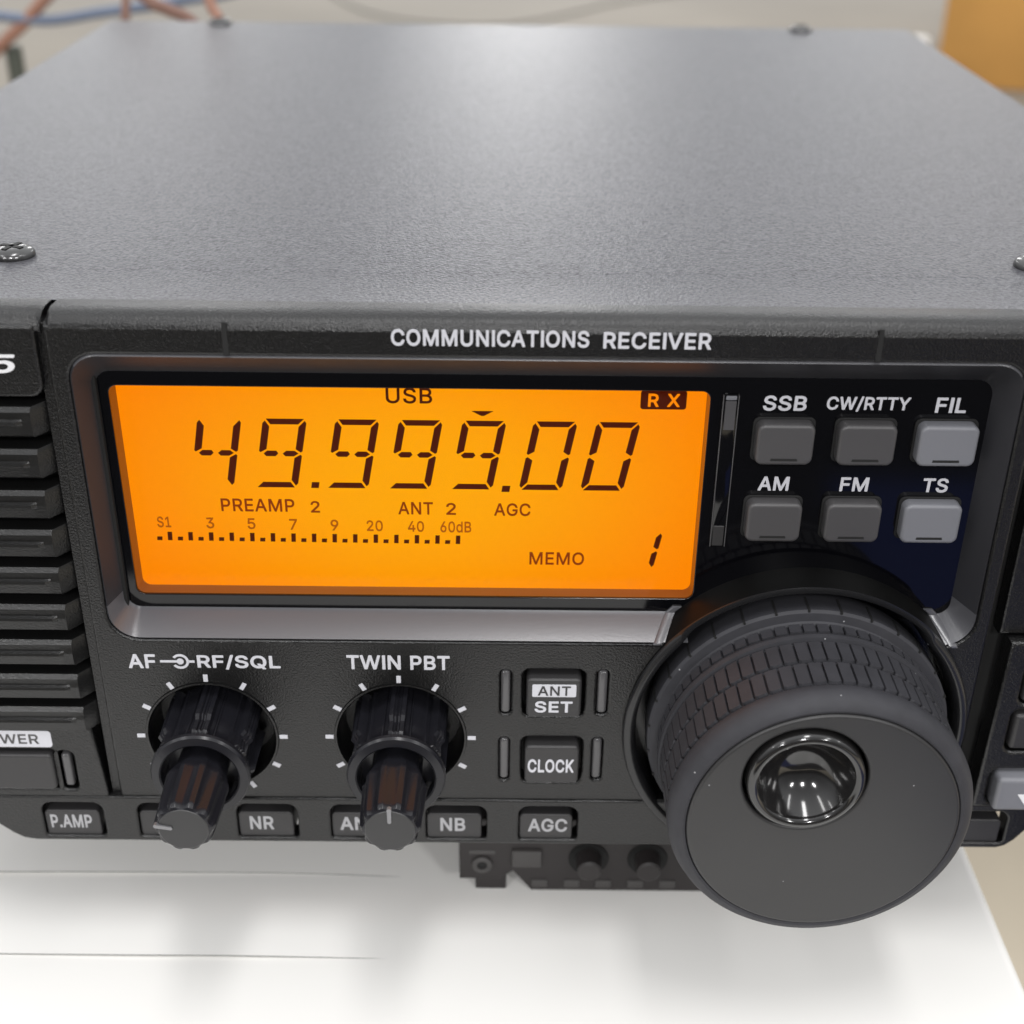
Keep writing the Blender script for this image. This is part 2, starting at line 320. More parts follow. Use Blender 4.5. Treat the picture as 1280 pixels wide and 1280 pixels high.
# outlines of the plain sans-serif letters the scene needs: advance width, closed outlines (thousandths of the size)
GLYPHS = {}
GLYPHS['bold'] = {
 'A': (502, [[10,-18,82,-19,89,-18,96,-15,104,-4,146,115,152,123,327,123,334,115,376,-4,383,-15,390,-18,397,-19,460,-19,470,-18,479,-11,482,-4,479,10,294,514,285,525,278,528,201,528,194,527,187,522,183,514,-2,7,-2,-6,0,-11], [187,218,184,220,185,227,209,297,236,384,243,375,295,220,292,218]]),
 'B': (479, [[54,-18,63,-19,245,-19,273,-18,315,-12,350,0,385,21,406,43,422,66,433,101,436,122,436,150,430,185,425,199,410,227,392,246,371,262,366,269,378,279,392,294,404,311,410,325,417,360,416,388,413,409,404,437,388,465,364,490,336,509,315,516,287,524,238,528,56,528,49,525,42,516,41,507,41,3,44,-11], [147,76,144,80,144,206,147,211,245,212,280,208,294,203,308,194,322,179,331,164,336,143,335,129,332,115,322,99,301,85,280,79,259,77], [147,304,144,311,144,423,144,430,147,433,238,433,266,430,280,426,294,419,309,402,316,381,314,353,304,332,287,318,266,308,245,305]]),
 'C': (532, [[238,-25,281,-25,330,-19,372,-3,406,17,438,45,464,80,481,115,492,157,491,164,488,171,477,178,407,179,400,177,393,171,384,143,372,124,353,101,337,90,316,80,295,74,274,72,253,73,225,78,197,90,169,113,148,141,134,171,129,192,123,227,123,276,129,318,141,353,153,374,176,403,204,422,232,433,253,436,281,436,309,431,337,419,359,402,370,388,383,367,391,339,400,331,407,329,477,330,484,333,490,339,492,346,489,367,474,409,449,450,435,466,407,491,372,512,344,523,302,532,267,535,239,533,190,523,162,512,141,501,113,480,98,465,80,444,65,423,54,402,41,374,32,346,23,290,22,227,27,185,43,129,68,80,99,42,120,23,141,8,162,-4,183,-11,211,-20]]),
 'D': (525, [[54,-18,63,-19,245,-18,280,-14,308,-7,357,13,385,31,416,59,437,87,461,136,476,192,481,255,476,318,461,374,437,423,421,444,402,465,385,479,364,493,336,507,315,515,287,522,252,526,224,528,63,528,56,528,46,521,42,514,41,507,41,3,44,-11], [147,76,144,80,144,430,147,433,238,432,266,428,294,420,322,404,344,381,361,353,373,318,379,276,379,234,374,192,362,157,350,136,336,119,322,107,294,90,259,80,238,77]]),
 'E': (441, [[54,-18,63,-19,371,-19,381,-18,391,-11,394,3,394,59,391,66,385,73,378,76,154,76,147,76,144,80,144,206,147,210,357,210,364,213,371,220,374,234,373,290,370,297,359,304,147,305,144,311,144,430,147,433,378,434,385,439,389,444,391,458,390,514,386,521,378,527,63,528,49,525,42,516,41,507,41,3,44,-11]]),
 'F': (432, [[54,-18,126,-19,133,-17,141,-11,144,3,144,192,144,199,147,202,350,203,358,206,363,213,365,220,364,283,360,290,350,296,147,297,144,304,144,430,147,433,364,433,378,436,386,444,388,458,387,514,378,525,364,528,63,528,56,528,46,521,42,514,41,507,41,3,44,-11]]),
 'G': (543, [[238,-25,295,-25,337,-17,386,3,407,16,441,45,467,80,478,101,485,122,493,150,496,171,497,255,496,262,491,269,484,274,281,275,270,269,265,262,264,255,264,199,265,192,270,185,281,180,386,180,394,178,385,143,373,122,358,105,337,89,309,77,274,72,246,74,218,81,191,94,162,121,148,141,134,171,129,192,123,227,123,276,129,318,141,353,157,381,176,403,204,423,232,433,253,436,281,436,302,432,330,421,358,399,380,367,392,339,400,332,407,330,477,330,484,333,491,342,492,353,489,367,474,409,449,449,428,472,400,495,365,514,330,526,295,533,267,535,239,533,190,523,162,512,141,501,113,481,79,444,53,402,41,374,32,346,23,290,21,255,22,220,32,164,40,136,50,111,68,80,83,59,99,41,120,22,141,8,190,-14,211,-20]]),
 'I': (188, [[41,-19,147,-19,147,528,41,528]]),
 'K': (489, [[54,-18,126,-19,133,-17,141,-11,144,3,144,157,149,164,196,214,357,-12,364,-17,371,-19,448,-19,456,-18,465,-11,468,-4,468,3,465,10,270,283,270,290,462,497,467,507,466,514,462,521,455,526,448,528,364,528,357,527,350,522,147,301,145,304,144,311,143,514,139,521,133,526,126,528,56,528,46,521,42,514,41,507,41,3,44,-11]]),
 'L': (415, [[54,-18,63,-19,357,-19,371,-16,377,-11,380,-4,380,59,377,66,371,73,364,76,154,76,147,76,144,80,144,507,143,514,139,521,133,526,126,528,56,528,46,521,42,514,41,3,44,-11]]),
 'M': (651, [[54,-18,126,-18,133,-15,141,-4,141,276,142,290,147,297,270,-11,279,-18,287,-19,343,-19,350,-17,357,-11,361,-4,480,297,483,310,485,304,485,-4,490,-13,497,-18,504,-19,567,-19,574,-18,581,-13,587,-4,587,3,587,507,586,514,581,522,574,527,567,528,476,528,469,527,462,521,336,199,315,139,166,521,161,525,147,528,56,528,46,521,42,514,41,507,41,3,44,-11]]),
 'N': (546, [[54,-18,126,-19,133,-17,140,-11,144,-4,143,332,144,339,147,345,184,283,371,-11,378,-17,385,-19,462,-19,470,-18,479,-11,482,3,482,507,481,514,476,522,469,527,462,528,399,528,392,527,385,522,381,514,380,171,378,162,150,521,140,527,133,528,56,528,46,521,42,514,41,507,41,3,44,-11]]),
 'O': (556, [[237,-25,295,-25,323,-20,344,-14,372,-4,393,8,431,38,456,66,482,108,501,164,511,220,511,283,507,318,501,346,492,374,480,402,454,444,429,472,393,501,372,512,344,522,295,533,267,535,239,533,190,523,162,512,141,501,113,479,98,465,80,444,65,423,54,402,41,374,32,346,23,290,22,227,27,185,43,129,68,80,99,42,120,23,141,8,162,-4,183,-11,211,-20], [253,73,218,80,191,94,169,113,152,136,137,164,129,192,123,234,123,276,129,318,135,339,149,367,169,396,194,416,218,428,253,436,281,436,309,430,339,416,358,402,381,374,398,339,407,304,411,255,410,227,408,206,396,164,382,136,360,108,337,91,309,78,281,73]]),
 'P': (467, [[54,-18,126,-19,133,-17,141,-11,144,3,144,157,144,164,147,167,259,168,287,171,322,181,356,199,371,212,392,235,406,255,420,290,427,325,427,367,421,402,408,437,394,458,371,483,343,502,322,513,301,520,252,527,56,528,49,525,42,516,41,507,41,3,44,-11], [147,261,144,269,144,430,147,433,231,433,259,431,287,422,305,409,315,395,322,374,325,360,325,339,323,325,317,304,309,290,302,283,280,269,259,264,231,261]]),
 'Q': (556, [[394,-66,470,-67,477,-64,484,-59,487,-52,487,-45,484,-38,432,32,432,39,456,67,482,109,493,137,506,186,511,221,511,284,506,319,492,375,480,403,449,451,435,466,414,485,393,500,372,512,344,522,323,528,295,533,267,535,218,529,183,520,141,501,120,486,99,467,80,445,66,424,41,375,27,319,22,284,21,256,22,221,26,193,40,137,52,109,64,86,83,60,99,42,118,25,148,4,162,-4,190,-14,211,-20,239,-25,295,-25,351,-12,385,-59], [246,74,218,80,190,95,169,113,151,137,140,158,130,186,123,228,123,277,129,319,136,340,150,368,170,396,195,417,218,428,253,436,281,436,316,427,344,413,364,396,385,368,398,340,408,298,411,256,408,207,399,172,390,151,372,123,365,121,326,172,316,178,246,178,239,177,232,173,227,165,226,158,228,151,284,74,267,72]]),
 'R': (471, [[54,-18,126,-19,133,-17,141,-11,144,3,144,171,147,179,231,179,238,173,336,-9,343,-16,350,-19,427,-19,435,-18,444,-11,447,-4,447,3,444,10,341,199,373,220,399,250,407,262,422,297,428,339,428,374,422,402,409,437,397,458,385,472,371,486,343,505,322,514,301,520,266,526,238,528,56,528,49,525,42,516,41,507,41,3,44,-11], [147,274,145,276,144,283,144,423,144,430,147,433,245,433,266,430,287,424,294,420,313,402,322,381,326,360,326,339,318,311,314,304,300,290,273,278,259,276,231,274]]),
 'S': (469, [[197,-27,244,-27,272,-25,293,-20,328,-7,356,8,383,29,404,57,418,85,422,99,426,120,426,162,421,183,413,204,391,234,370,253,342,270,319,281,279,295,202,316,174,327,147,344,141,351,137,358,134,372,137,393,140,400,153,417,160,423,181,433,202,438,223,440,244,438,265,434,279,428,293,420,307,407,311,400,317,386,319,372,323,365,328,361,335,359,398,359,405,360,415,365,419,372,420,379,412,421,399,449,384,470,370,484,356,495,328,513,300,524,265,532,230,535,188,532,146,521,111,506,83,484,58,456,43,428,34,393,34,351,39,330,48,307,61,288,76,272,111,248,153,229,258,199,286,188,314,170,324,155,327,141,324,120,321,113,307,96,286,81,272,75,251,70,223,68,181,74,160,82,146,91,132,107,125,127,122,141,119,148,111,154,104,156,34,156,23,148,20,141,19,134,22,113,30,85,48,50,69,25,97,4,125,-10,160,-21]]),
 'T': (471, [[187,-18,259,-19,266,-16,273,-11,276,-4,277,430,280,433,413,433,427,436,434,444,436,458,435,514,427,525,413,528,35,528,21,525,14,514,13,451,15,444,21,436,35,433,168,433,173,430,174,3,177,-11]]),
 'U': (540, [[231,-26,259,-27,308,-23,329,-18,371,-2,392,11,424,37,448,69,460,93,471,128,476,177,476,506,475,513,472,520,462,527,392,528,385,526,378,521,375,513,374,184,370,149,357,118,350,107,336,95,322,85,301,76,273,71,231,73,217,76,196,85,182,94,168,107,158,121,148,142,143,177,143,506,140,518,133,525,126,528,63,528,56,528,49,525,42,515,41,506,41,170,44,135,51,107,68,72,81,51,108,23,126,9,147,-3,182,-17]]),
 'V': (502, [[198,-18,278,-19,285,-18,294,-11,480,500,481,514,474,524,467,527,460,528,397,528,390,527,381,521,376,513,243,127,236,133,215,199,102,514,98,521,89,527,82,528,12,528,5,525,-2,516,-3,507,-1,500,185,-4,188,-11]]),
 'W': (709, [[149,-18,229,-19,237,-18,246,-11,341,337,350,318,439,-11,446,-17,453,-19,530,-19,537,-18,544,-12,549,-4,687,500,688,514,684,521,677,526,670,528,600,528,593,525,586,518,495,165,488,168,487,171,397,516,390,525,383,528,306,528,299,527,292,522,288,514,194,156,187,178,100,514,96,521,89,526,82,528,12,528,2,521,-2,514,-1,500,136,-4,139,-11]]),
 'X': (497, [[12,-18,91,-19,98,-18,105,-12,196,115,231,170,238,177,278,115,371,-16,385,-19,455,-19,463,-18,472,-11,475,-4,475,3,472,10,299,262,463,500,465,507,464,514,455,525,448,528,378,528,364,525,357,518,276,402,238,343,118,521,112,526,98,528,28,528,21,526,15,521,11,514,10,507,12,500,176,262,174,255,2,10,-1,3,-1,-4,2,-11]]),
 'Y': (494, [[197,-18,271,-19,278,-16,284,-11,287,3,287,199,289,206,472,500,474,507,473,514,467,523,460,527,383,528,376,527,367,521,263,353,236,306,215,343,103,523,96,527,89,528,12,528,5,525,-2,516,-3,507,-1,500,182,206,184,199,184,-4,187,-11]]),
 '/': (272, [[8,-94,73,-95,80,-92,87,-87,90,-80,254,529,254,536,251,543,241,551,171,551,164,546,159,536,-5,-73,-5,-80,-2,-87]]),
 '.': (210, [[80,-22,102,-23,123,-17,144,-1,157,20,160,41,158,55,153,69,137,90,116,103,95,106,74,103,67,99,46,83,37,69,34,62,31,48,31,34,36,13,46,-1,53,-8,67,-17]]),
 '5': (475, [[199,-25,238,-25,280,-17,315,-3,350,22,376,52,396,87,403,108,408,136,409,178,404,213,395,241,386,262,377,276,359,297,329,323,301,338,259,351,231,353,210,351,182,346,160,339,158,346,168,430,175,433,371,434,378,438,383,444,385,458,384,514,378,523,371,527,98,528,91,527,84,524,78,514,48,255,49,248,52,241,63,234,126,227,133,228,161,246,189,255,210,258,238,256,266,245,280,234,296,213,305,192,309,164,307,143,298,115,283,94,266,81,238,70,217,69,196,72,182,77,168,85,154,99,148,108,140,136,135,143,126,148,56,149,47,143,42,136,41,129,43,108,51,80,65,52,88,24,112,5,133,-7,168,-19]]),
}
GLYPHS['thin'] = {
 'A': (492, [[12,-9,84,-10,91,-7,95,-2,140,128,147,132,336,132,385,-2,391,-9,462,-10,469,-7,473,-2,287,509,280,518,203,519,196,518,191,509,7,5,6,-2], [175,209,171,215,201,299,238,419,277,299,307,215,301,209]]),
 'B': (469, [[56,-9,65,-10,247,-10,310,-4,345,8,378,26,399,47,415,74,424,103,428,138,425,166,418,194,402,222,390,236,362,257,347,264,352,271,372,285,380,294,390,306,398,320,403,334,408,362,405,404,396,432,381,460,361,481,338,497,303,511,282,516,261,518,58,519,51,513,50,509,50,5,50,-2], [135,68,135,215,142,221,247,221,275,218,296,212,310,204,328,187,336,173,342,159,345,145,342,117,331,96,324,89,310,79,296,73,261,68], [135,299,135,440,142,442,240,442,268,439,289,432,301,425,309,418,319,404,326,376,322,348,312,327,289,308,268,299,240,295,142,295]]),
 'C': (522, [[239,-16,269,-17,297,-15,325,-11,370,5,402,26,420,40,437,58,458,89,474,124,483,159,481,166,472,170,409,170,402,168,387,131,374,110,360,96,342,82,318,72,297,65,276,63,248,64,220,70,192,83,164,105,150,122,139,138,127,166,122,180,114,229,114,278,120,320,126,341,143,377,165,404,178,416,199,430,227,440,248,445,276,446,312,439,344,425,367,406,380,390,388,376,402,340,409,338,472,338,480,341,483,348,480,362,465,407,441,446,423,466,395,488,372,502,339,515,297,524,269,526,241,524,192,514,164,503,143,491,108,463,87,440,73,420,51,376,40,341,31,285,31,222,36,187,49,138,73,88,107,47,143,18,164,5,185,-3,213,-11]]),
 'D': (515, [[56,-9,65,-10,247,-9,303,1,335,12,373,34,398,54,429,92,452,138,467,194,472,257,466,320,454,369,429,418,414,439,394,460,359,486,338,496,310,507,282,514,254,517,226,519,65,519,58,519,51,513,50,509,50,5,50,-2], [135,68,135,439,142,442,240,441,268,437,303,425,331,408,352,385,370,355,382,320,388,278,388,229,382,187,369,152,353,124,340,110,323,96,296,81,261,71,240,68]]),
 'E': (431, [[56,-9,65,-10,373,-10,380,-8,385,-2,385,54,384,61,380,65,373,67,142,67,135,68,135,216,142,219,352,219,362,222,365,229,365,285,359,295,142,296,135,299,135,439,142,442,373,442,380,446,382,453,382,509,378,516,373,519,366,519,65,519,58,519,51,513,50,509,50,5,50,-2]]),
 'G': (533, [[239,-16,290,-16,339,-8,381,10,402,23,437,54,461,89,472,110,479,131,484,152,487,173,488,257,479,266,283,266,276,263,273,257,273,201,276,192,283,189,402,189,404,187,401,166,393,138,381,117,360,94,339,80,311,68,269,63,234,67,213,73,185,88,154,117,140,138,127,166,122,180,114,229,114,278,120,320,126,341,143,377,165,404,192,426,220,439,248,445,283,445,304,441,339,426,366,404,386,376,402,341,409,339,472,339,479,341,484,348,475,383,463,411,444,440,423,465,395,488,367,503,339,515,297,524,262,526,241,524,192,514,149,495,119,474,87,441,60,397,42,348,31,285,31,222,41,166,49,138,59,113,77,82,106,47,143,17,192,-5,213,-11]]),
 'I': (188, [[50,-10,138,-10,138,519,50,519]]),
 'M': (641, [[56,-9,121,-10,128,-7,132,-2,132,341,132,348,135,358,159,292,276,-2,282,-9,338,-10,345,-9,352,-2,467,292,492,362,495,348,494,-2,499,-9,506,-10,569,-10,576,-5,578,5,578,509,574,516,569,519,562,519,478,519,470,516,465,509,344,194,317,114,310,121,290,180,163,509,158,516,149,519,58,519,54,516,50,509,50,5,50,-2]]),
 'N': (536, [[56,-9,65,-10,128,-9,135,-2,135,313,133,376,135,383,193,285,380,-7,387,-10,464,-10,471,-5,473,5,473,509,469,516,464,519,401,519,394,518,389,509,390,138,387,127,357,180,143,516,135,519,58,519,54,516,50,509,50,5,50,-2]]),
 'O': (546, [[238,-16,290,-16,318,-12,339,-6,367,4,388,16,423,44,446,68,473,110,492,166,502,222,502,285,491,348,473,397,447,439,423,465,388,493,367,504,339,514,290,524,269,526,241,524,192,514,164,503,143,491,108,463,87,440,73,420,51,376,40,341,31,285,31,222,36,187,49,138,73,88,107,47,143,18,171,2,213,-11], [227,68,199,79,173,96,154,117,132,152,120,187,114,229,113,257,117,299,122,327,132,355,153,390,165,404,192,426,220,438,248,445,283,445,318,436,346,423,369,404,391,376,407,341,417,299,420,257,417,208,407,166,394,138,374,110,353,91,325,75,297,66,262,63]]),
 'P': (457, [[56,-9,65,-10,128,-9,135,-2,135,174,142,176,254,177,282,179,303,184,324,192,353,208,376,229,397,257,407,278,416,313,419,348,414,390,406,418,387,452,366,476,338,495,303,510,254,518,58,519,51,513,50,509,50,5,50,-2], [135,256,135,440,142,442,226,442,261,440,289,431,303,422,315,411,324,397,333,369,334,334,327,306,321,292,310,278,296,268,282,260,247,253,142,252]]),
 'R': (461, [[56,-9,65,-10,128,-9,135,-2,135,187,142,188,240,188,345,-6,352,-10,429,-10,436,-5,438,-2,436,5,329,201,370,229,393,257,413,299,419,334,418,376,413,404,405,425,390,453,378,467,359,484,338,497,303,510,254,518,58,519,51,513,50,509,50,5,50,-2], [135,269,135,440,142,442,247,442,268,439,296,429,310,418,323,404,331,383,335,362,335,341,331,320,326,306,317,295,303,282,275,269,261,267,233,265,142,265]]),
 'S': (459, [[197,-18,225,-19,274,-15,309,-5,344,11,372,31,393,57,403,73,409,87,416,115,417,157,413,178,405,199,385,227,365,246,337,263,316,273,274,287,197,308,169,319,141,338,133,346,130,353,125,374,126,388,134,408,147,423,169,438,183,443,197,446,225,449,246,447,267,443,281,437,295,429,316,409,323,395,328,374,330,371,337,368,400,368,407,371,410,374,411,381,402,423,387,451,372,470,351,488,323,505,302,514,267,523,225,526,183,522,148,513,113,496,85,475,65,451,51,423,43,388,43,353,47,332,53,318,71,291,92,271,113,257,155,238,260,207,295,194,309,185,323,173,333,157,336,136,331,115,324,101,312,87,290,73,274,66,253,62,225,59,197,62,176,66,158,73,141,84,131,94,122,108,113,139,111,143,106,147,36,147,31,143,28,136,30,122,39,87,57,52,78,29,106,9,127,-1,162,-12]]),
 'T': (461, [[189,-9,254,-10,261,-9,267,-2,267,439,275,442,415,442,422,444,427,453,427,509,422,517,415,519,37,519,30,519,23,513,22,453,24,446,30,442,177,442,182,439,183,5,183,-2]]),
 'U': (530, [[231,-17,261,-18,303,-14,331,-8,366,6,388,18,415,41,441,74,451,95,463,130,467,172,467,508,465,515,457,519,394,519,387,517,383,508,383,179,380,151,376,137,367,116,359,105,333,81,303,67,268,62,226,64,212,68,191,77,175,88,163,99,151,116,144,130,137,151,134,179,134,508,131,515,128,518,121,519,58,519,51,513,50,508,50,172,53,137,60,109,69,88,86,59,111,32,128,19,149,6,184,-8]]),
 'W': (699, [[151,-9,154,-10,231,-10,240,-2,343,379,445,-2,448,-7,455,-10,534,-9,540,-2,679,502,680,509,676,516,672,519,665,519,602,519,595,515,497,133,490,121,390,509,385,517,378,519,308,519,301,518,296,509,211,187,196,124,189,129,176,187,91,511,84,519,14,519,10,516,6,509,7,502,145,-2]]),
 '0': (465, [[203,-16,249,-16,291,-6,312,5,326,14,348,33,360,47,374,68,394,110,407,159,414,222,414,285,407,348,394,397,374,439,360,460,347,475,312,504,270,521,228,526,179,520,144,506,112,481,93,460,68,418,53,376,45,341,39,285,39,222,45,166,53,131,71,82,93,47,123,17,158,-4,179,-11], [207,61,186,69,165,86,152,103,138,131,128,166,121,208,119,257,121,299,125,327,133,362,144,390,158,415,176,432,193,443,214,449,228,450,256,445,277,432,292,418,312,383,324,348,331,306,334,257,332,208,325,166,315,131,305,110,291,90,270,72,249,62,235,60]]),
 '1': (465, [[72,-9,81,-10,389,-10,396,-8,401,-2,401,54,396,63,389,65,291,65,287,68,286,509,282,516,277,519,193,518,78,432,76,425,76,355,81,349,88,348,193,424,200,428,202,425,202,68,200,66,193,65,74,65,69,61,66,54,66,-2]]),
 '2': (465, [[60,-9,69,-10,384,-10,391,-10,398,-3,399,54,398,61,391,67,181,67,176,68,321,224,362,278,370,292,385,327,391,362,391,376,388,404,379,432,367,453,349,477,335,489,307,507,279,518,244,525,209,525,167,517,125,497,97,474,83,456,70,432,62,411,56,383,56,362,59,355,62,353,125,352,132,354,137,362,138,376,143,397,150,411,160,426,174,437,188,444,202,448,223,450,244,448,258,444,272,438,289,425,300,412,307,397,310,383,310,362,308,348,300,329,293,313,272,286,57,54,54,47,54,-2]]),
 '3': (465, [[196,-16,217,-17,259,-14,280,-9,315,4,343,22,363,40,385,71,394,89,402,124,402,159,395,194,386,215,378,229,357,255,329,276,294,291,252,301,249,306,379,453,382,460,382,509,378,517,371,519,70,519,63,516,60,509,60,453,62,446,70,442,259,442,267,439,150,306,147,299,147,250,148,243,154,238,217,237,259,230,275,222,293,208,305,194,313,180,319,152,317,124,313,110,305,96,287,80,259,66,231,60,196,61,161,72,138,89,128,103,122,117,119,131,116,138,112,141,42,142,37,138,34,131,39,96,48,75,63,50,84,28,105,13,140,-4,161,-10]]),
 '4': (465, [[277,-9,283,-10,348,-9,353,-2,353,91,360,95,416,96,423,103,422,166,416,172,353,173,353,320,346,327,339,328,283,328,276,326,272,320,272,180,269,173,128,173,129,180,319,502,321,509,318,515,311,519,248,519,240,516,30,159,30,103,38,95,269,94,272,89,272,-2]]),
 '5': (465, [[199,-16,240,-16,282,-7,312,5,345,29,359,45,376,68,387,89,392,103,400,145,399,187,396,208,388,236,369,271,352,292,338,305,303,327,261,341,226,344,184,338,149,324,147,327,160,439,163,442,366,442,374,446,376,453,376,509,373,515,366,519,100,519,93,519,90,516,86,509,57,257,58,249,65,243,128,236,156,253,191,265,212,267,240,265,268,254,289,237,305,215,314,194,318,166,317,145,314,131,306,110,289,88,274,75,261,68,240,61,212,60,198,63,177,69,163,78,151,89,140,103,132,131,127,138,121,140,58,140,51,134,50,131,52,110,60,82,75,54,93,32,118,12,135,2,170,-10]]),
 '6': (465, [[205,-16,244,-16,279,-9,314,5,328,14,351,33,368,54,383,82,394,117,399,152,396,194,384,233,377,247,360,271,337,292,307,310,272,321,237,324,216,323,209,327,330,502,332,509,329,516,321,519,251,519,244,515,99,299,77,257,59,208,54,180,55,138,62,103,76,68,97,39,125,14,152,-2,167,-8], [209,60,188,67,174,75,160,87,153,96,142,117,136,138,136,173,146,208,156,222,169,236,188,248,202,252,216,255,237,255,258,249,279,239,300,217,314,187,317,166,317,145,313,124,304,103,294,89,279,76,265,67,244,60,223,58]]),
 '7': (465, [[93,-9,165,-10,172,-6,175,-2,401,446,401,509,396,517,389,519,67,519,60,519,53,513,52,453,54,446,60,442,298,442,305,441,307,439,89,5,87,-2]]),
 '8': (465, [[202,-16,225,-17,267,-14,309,-3,340,12,367,33,395,68,403,89,410,117,411,138,408,166,401,187,392,208,377,229,365,242,346,257,333,264,335,271,353,285,370,306,381,327,388,348,392,376,391,397,379,439,361,467,337,490,309,507,295,513,267,522,246,525,225,526,190,523,155,513,120,494,92,469,80,453,68,425,61,397,61,362,71,327,92,292,106,279,117,271,119,264,99,252,78,233,65,215,51,187,42,145,43,117,49,89,58,68,67,54,86,33,102,19,127,4,148,-4,183,-13], [204,61,190,63,169,70,151,82,138,96,130,110,125,138,128,159,133,173,141,187,155,202,176,215,190,220,211,224,239,225,260,221,274,216,302,196,311,187,319,173,324,159,327,138,322,110,314,96,308,89,295,78,279,68,260,63,246,61,225,59], [190,305,166,320,154,334,147,348,143,369,143,383,148,404,156,418,162,427,176,437,197,446,211,449,225,450,253,447,281,434,291,425,301,411,309,383,307,355,295,331,276,313,253,302,218,300]]),
 '9': (465, [[125,-9,132,-10,202,-10,209,-4,340,187,365,229,375,250,381,264,393,299,399,341,396,383,388,411,376,439,357,467,335,488,302,509,279,518,244,525,209,525,174,518,151,509,118,490,95,467,75,439,68,425,61,404,54,369,55,327,67,278,83,249,97,232,116,215,146,198,195,186,237,186,242,180,122,5,120,-2], [202,256,188,261,171,271,160,281,147,299,137,327,135,355,138,376,145,397,152,411,164,425,174,434,195,445,209,449,244,449,272,438,288,425,301,411,313,383,317,362,317,341,314,320,300,291,289,278,272,265,258,259,237,254,223,253]]),
 'd': (437, [[174,-17,207,-18,242,-12,263,-1,277,8,298,29,302,25,303,18,303,-3,311,-10,375,-9,382,-3,382,508,379,515,375,518,312,519,304,515,301,508,301,354,298,348,286,361,270,374,256,382,242,388,221,393,207,394,179,393,153,389,137,384,109,371,80,347,59,319,47,298,38,277,27,235,24,186,28,137,37,102,45,81,56,60,67,44,81,29,102,10,123,-3,137,-8], [179,60,161,67,151,74,131,95,123,109,115,130,108,158,106,186,109,221,115,249,120,263,132,284,145,298,158,308,179,317,207,320,228,317,249,308,264,298,277,284,289,263,294,249,300,221,302,186,300,158,294,130,284,106,272,88,256,73,242,64,214,57]]),
}

def add_text(bm, body, x0, x1, z0, z1, y, bold=0.0, shear=0.0, mi=0, space=1.0, thick=0.06):
    """letters whose ink fills x0..x1 and z0..z1, standing on the plane y"""
    cu = bpy.data.curves.new('letters', 'CURVE'); cu.dimensions = '2D'; cu.fill_mode = 'BOTH'
    pen = 0.0
    for ch in body:
        if ch == ' ': pen += 0.22*space; continue
        adv, outl = GLYPHS['bold' if bold > 0.012 else 'thin'][ch]
        for q in outl:
            pts = [(q[i]/1000, q[i+1]/1000) for i in range(0, len(q), 2)]
            sp = cu.splines.new('POLY'); sp.points.add(len(pts)-1); sp.use_cyclic_u = True
            for p, (u, v) in zip(sp.points, pts): p.co = (pen+u+shear*v, v, 0, 1)
        pen += adv/1000+0.09*(space-1)
    cu.extrude = 0.01
    ob = bpy.data.objects.new('letters', cu); COL.objects.link(ob)
    bpy.context.view_layer.update()
    me = bpy.data.meshes.new_from_object(ob.evaluated_get(bpy.context.evaluated_depsgraph_get()))
    xs = [v.co.x for v in me.vertices]; ys = [v.co.y for v in me.vertices]
    ax, bx, ay, by = min(xs), max(xs), min(ys), max(ys)
    for v in me.vertices:
        X, Y, Z = v.co
        v.co = ((x0+(X-ax)/(bx-ax)*(x1-x0))*S, (y-(thick if Z > 0 else -0.02))*S, (z0+(Y-ay)/(by-ay)*(z1-z0))*S)
    me.materials.clear()
    for f in add_mesh(bm, me): f.material_index = mi
    bpy.data.objects.remove(ob); bpy.data.curves.remove(cu); bpy.data.meshes.remove(me)
    return bm

def lettering(body, x0, x1, z0, z1, y, parent, m='print', bold=0.02, shear=0.0, space=1.0, name='lettering'):
    bm = bmesh.new(); add_text(bm, body, x0, x1, z0, z1, y, bold, shear, 0, space)
    return link(name, bm, M[m], parent, smooth=0)

def tube(bm, pts, r, n=14, mi=0):
    """round cable through points (mm), smoothed"""
    P = [Vector(p) for p in pts]; path = []
    for i in range(len(P)-1):
        p0 = P[max(i-1, 0)]; p1 = P[i]; p2 = P[i+1]; p3 = P[min(i+2, len(P)-1)]
        for k in range(10):
            t = k/10
            path.append(0.5*((2*p1)+(-p0+p2)*t+(2*p0-5*p1+4*p2-p3)*t*t+(-p0+3*p1-3*p2+p3)*t**3))
    path.append(P[-1])
    prev = None
    up = Vector((0.13, 0.2, 0.97))
    for i, p in enumerate(path):
        d = (path[min(i+1, len(path)-1)]-path[max(i-1, 0)]).normalized()
        u = d.cross(up).normalized(); w = d.cross(u).normalized()
        ring = [bm.verts.new((p+u*r*math.cos(2*PI*k/n)+w*r*math.sin(2*PI*k/n))*S) for k in range(n)]
        if prev:
            for k in range(n):
                f = bm.faces.new((prev[k], prev[(k+1) % n], ring[(k+1) % n], ring[k])); f.material_index = mi
        else: bm.faces.new(ring)
        prev = ring
    bm.faces.new(list(reversed(prev)))
    return fix(bm)

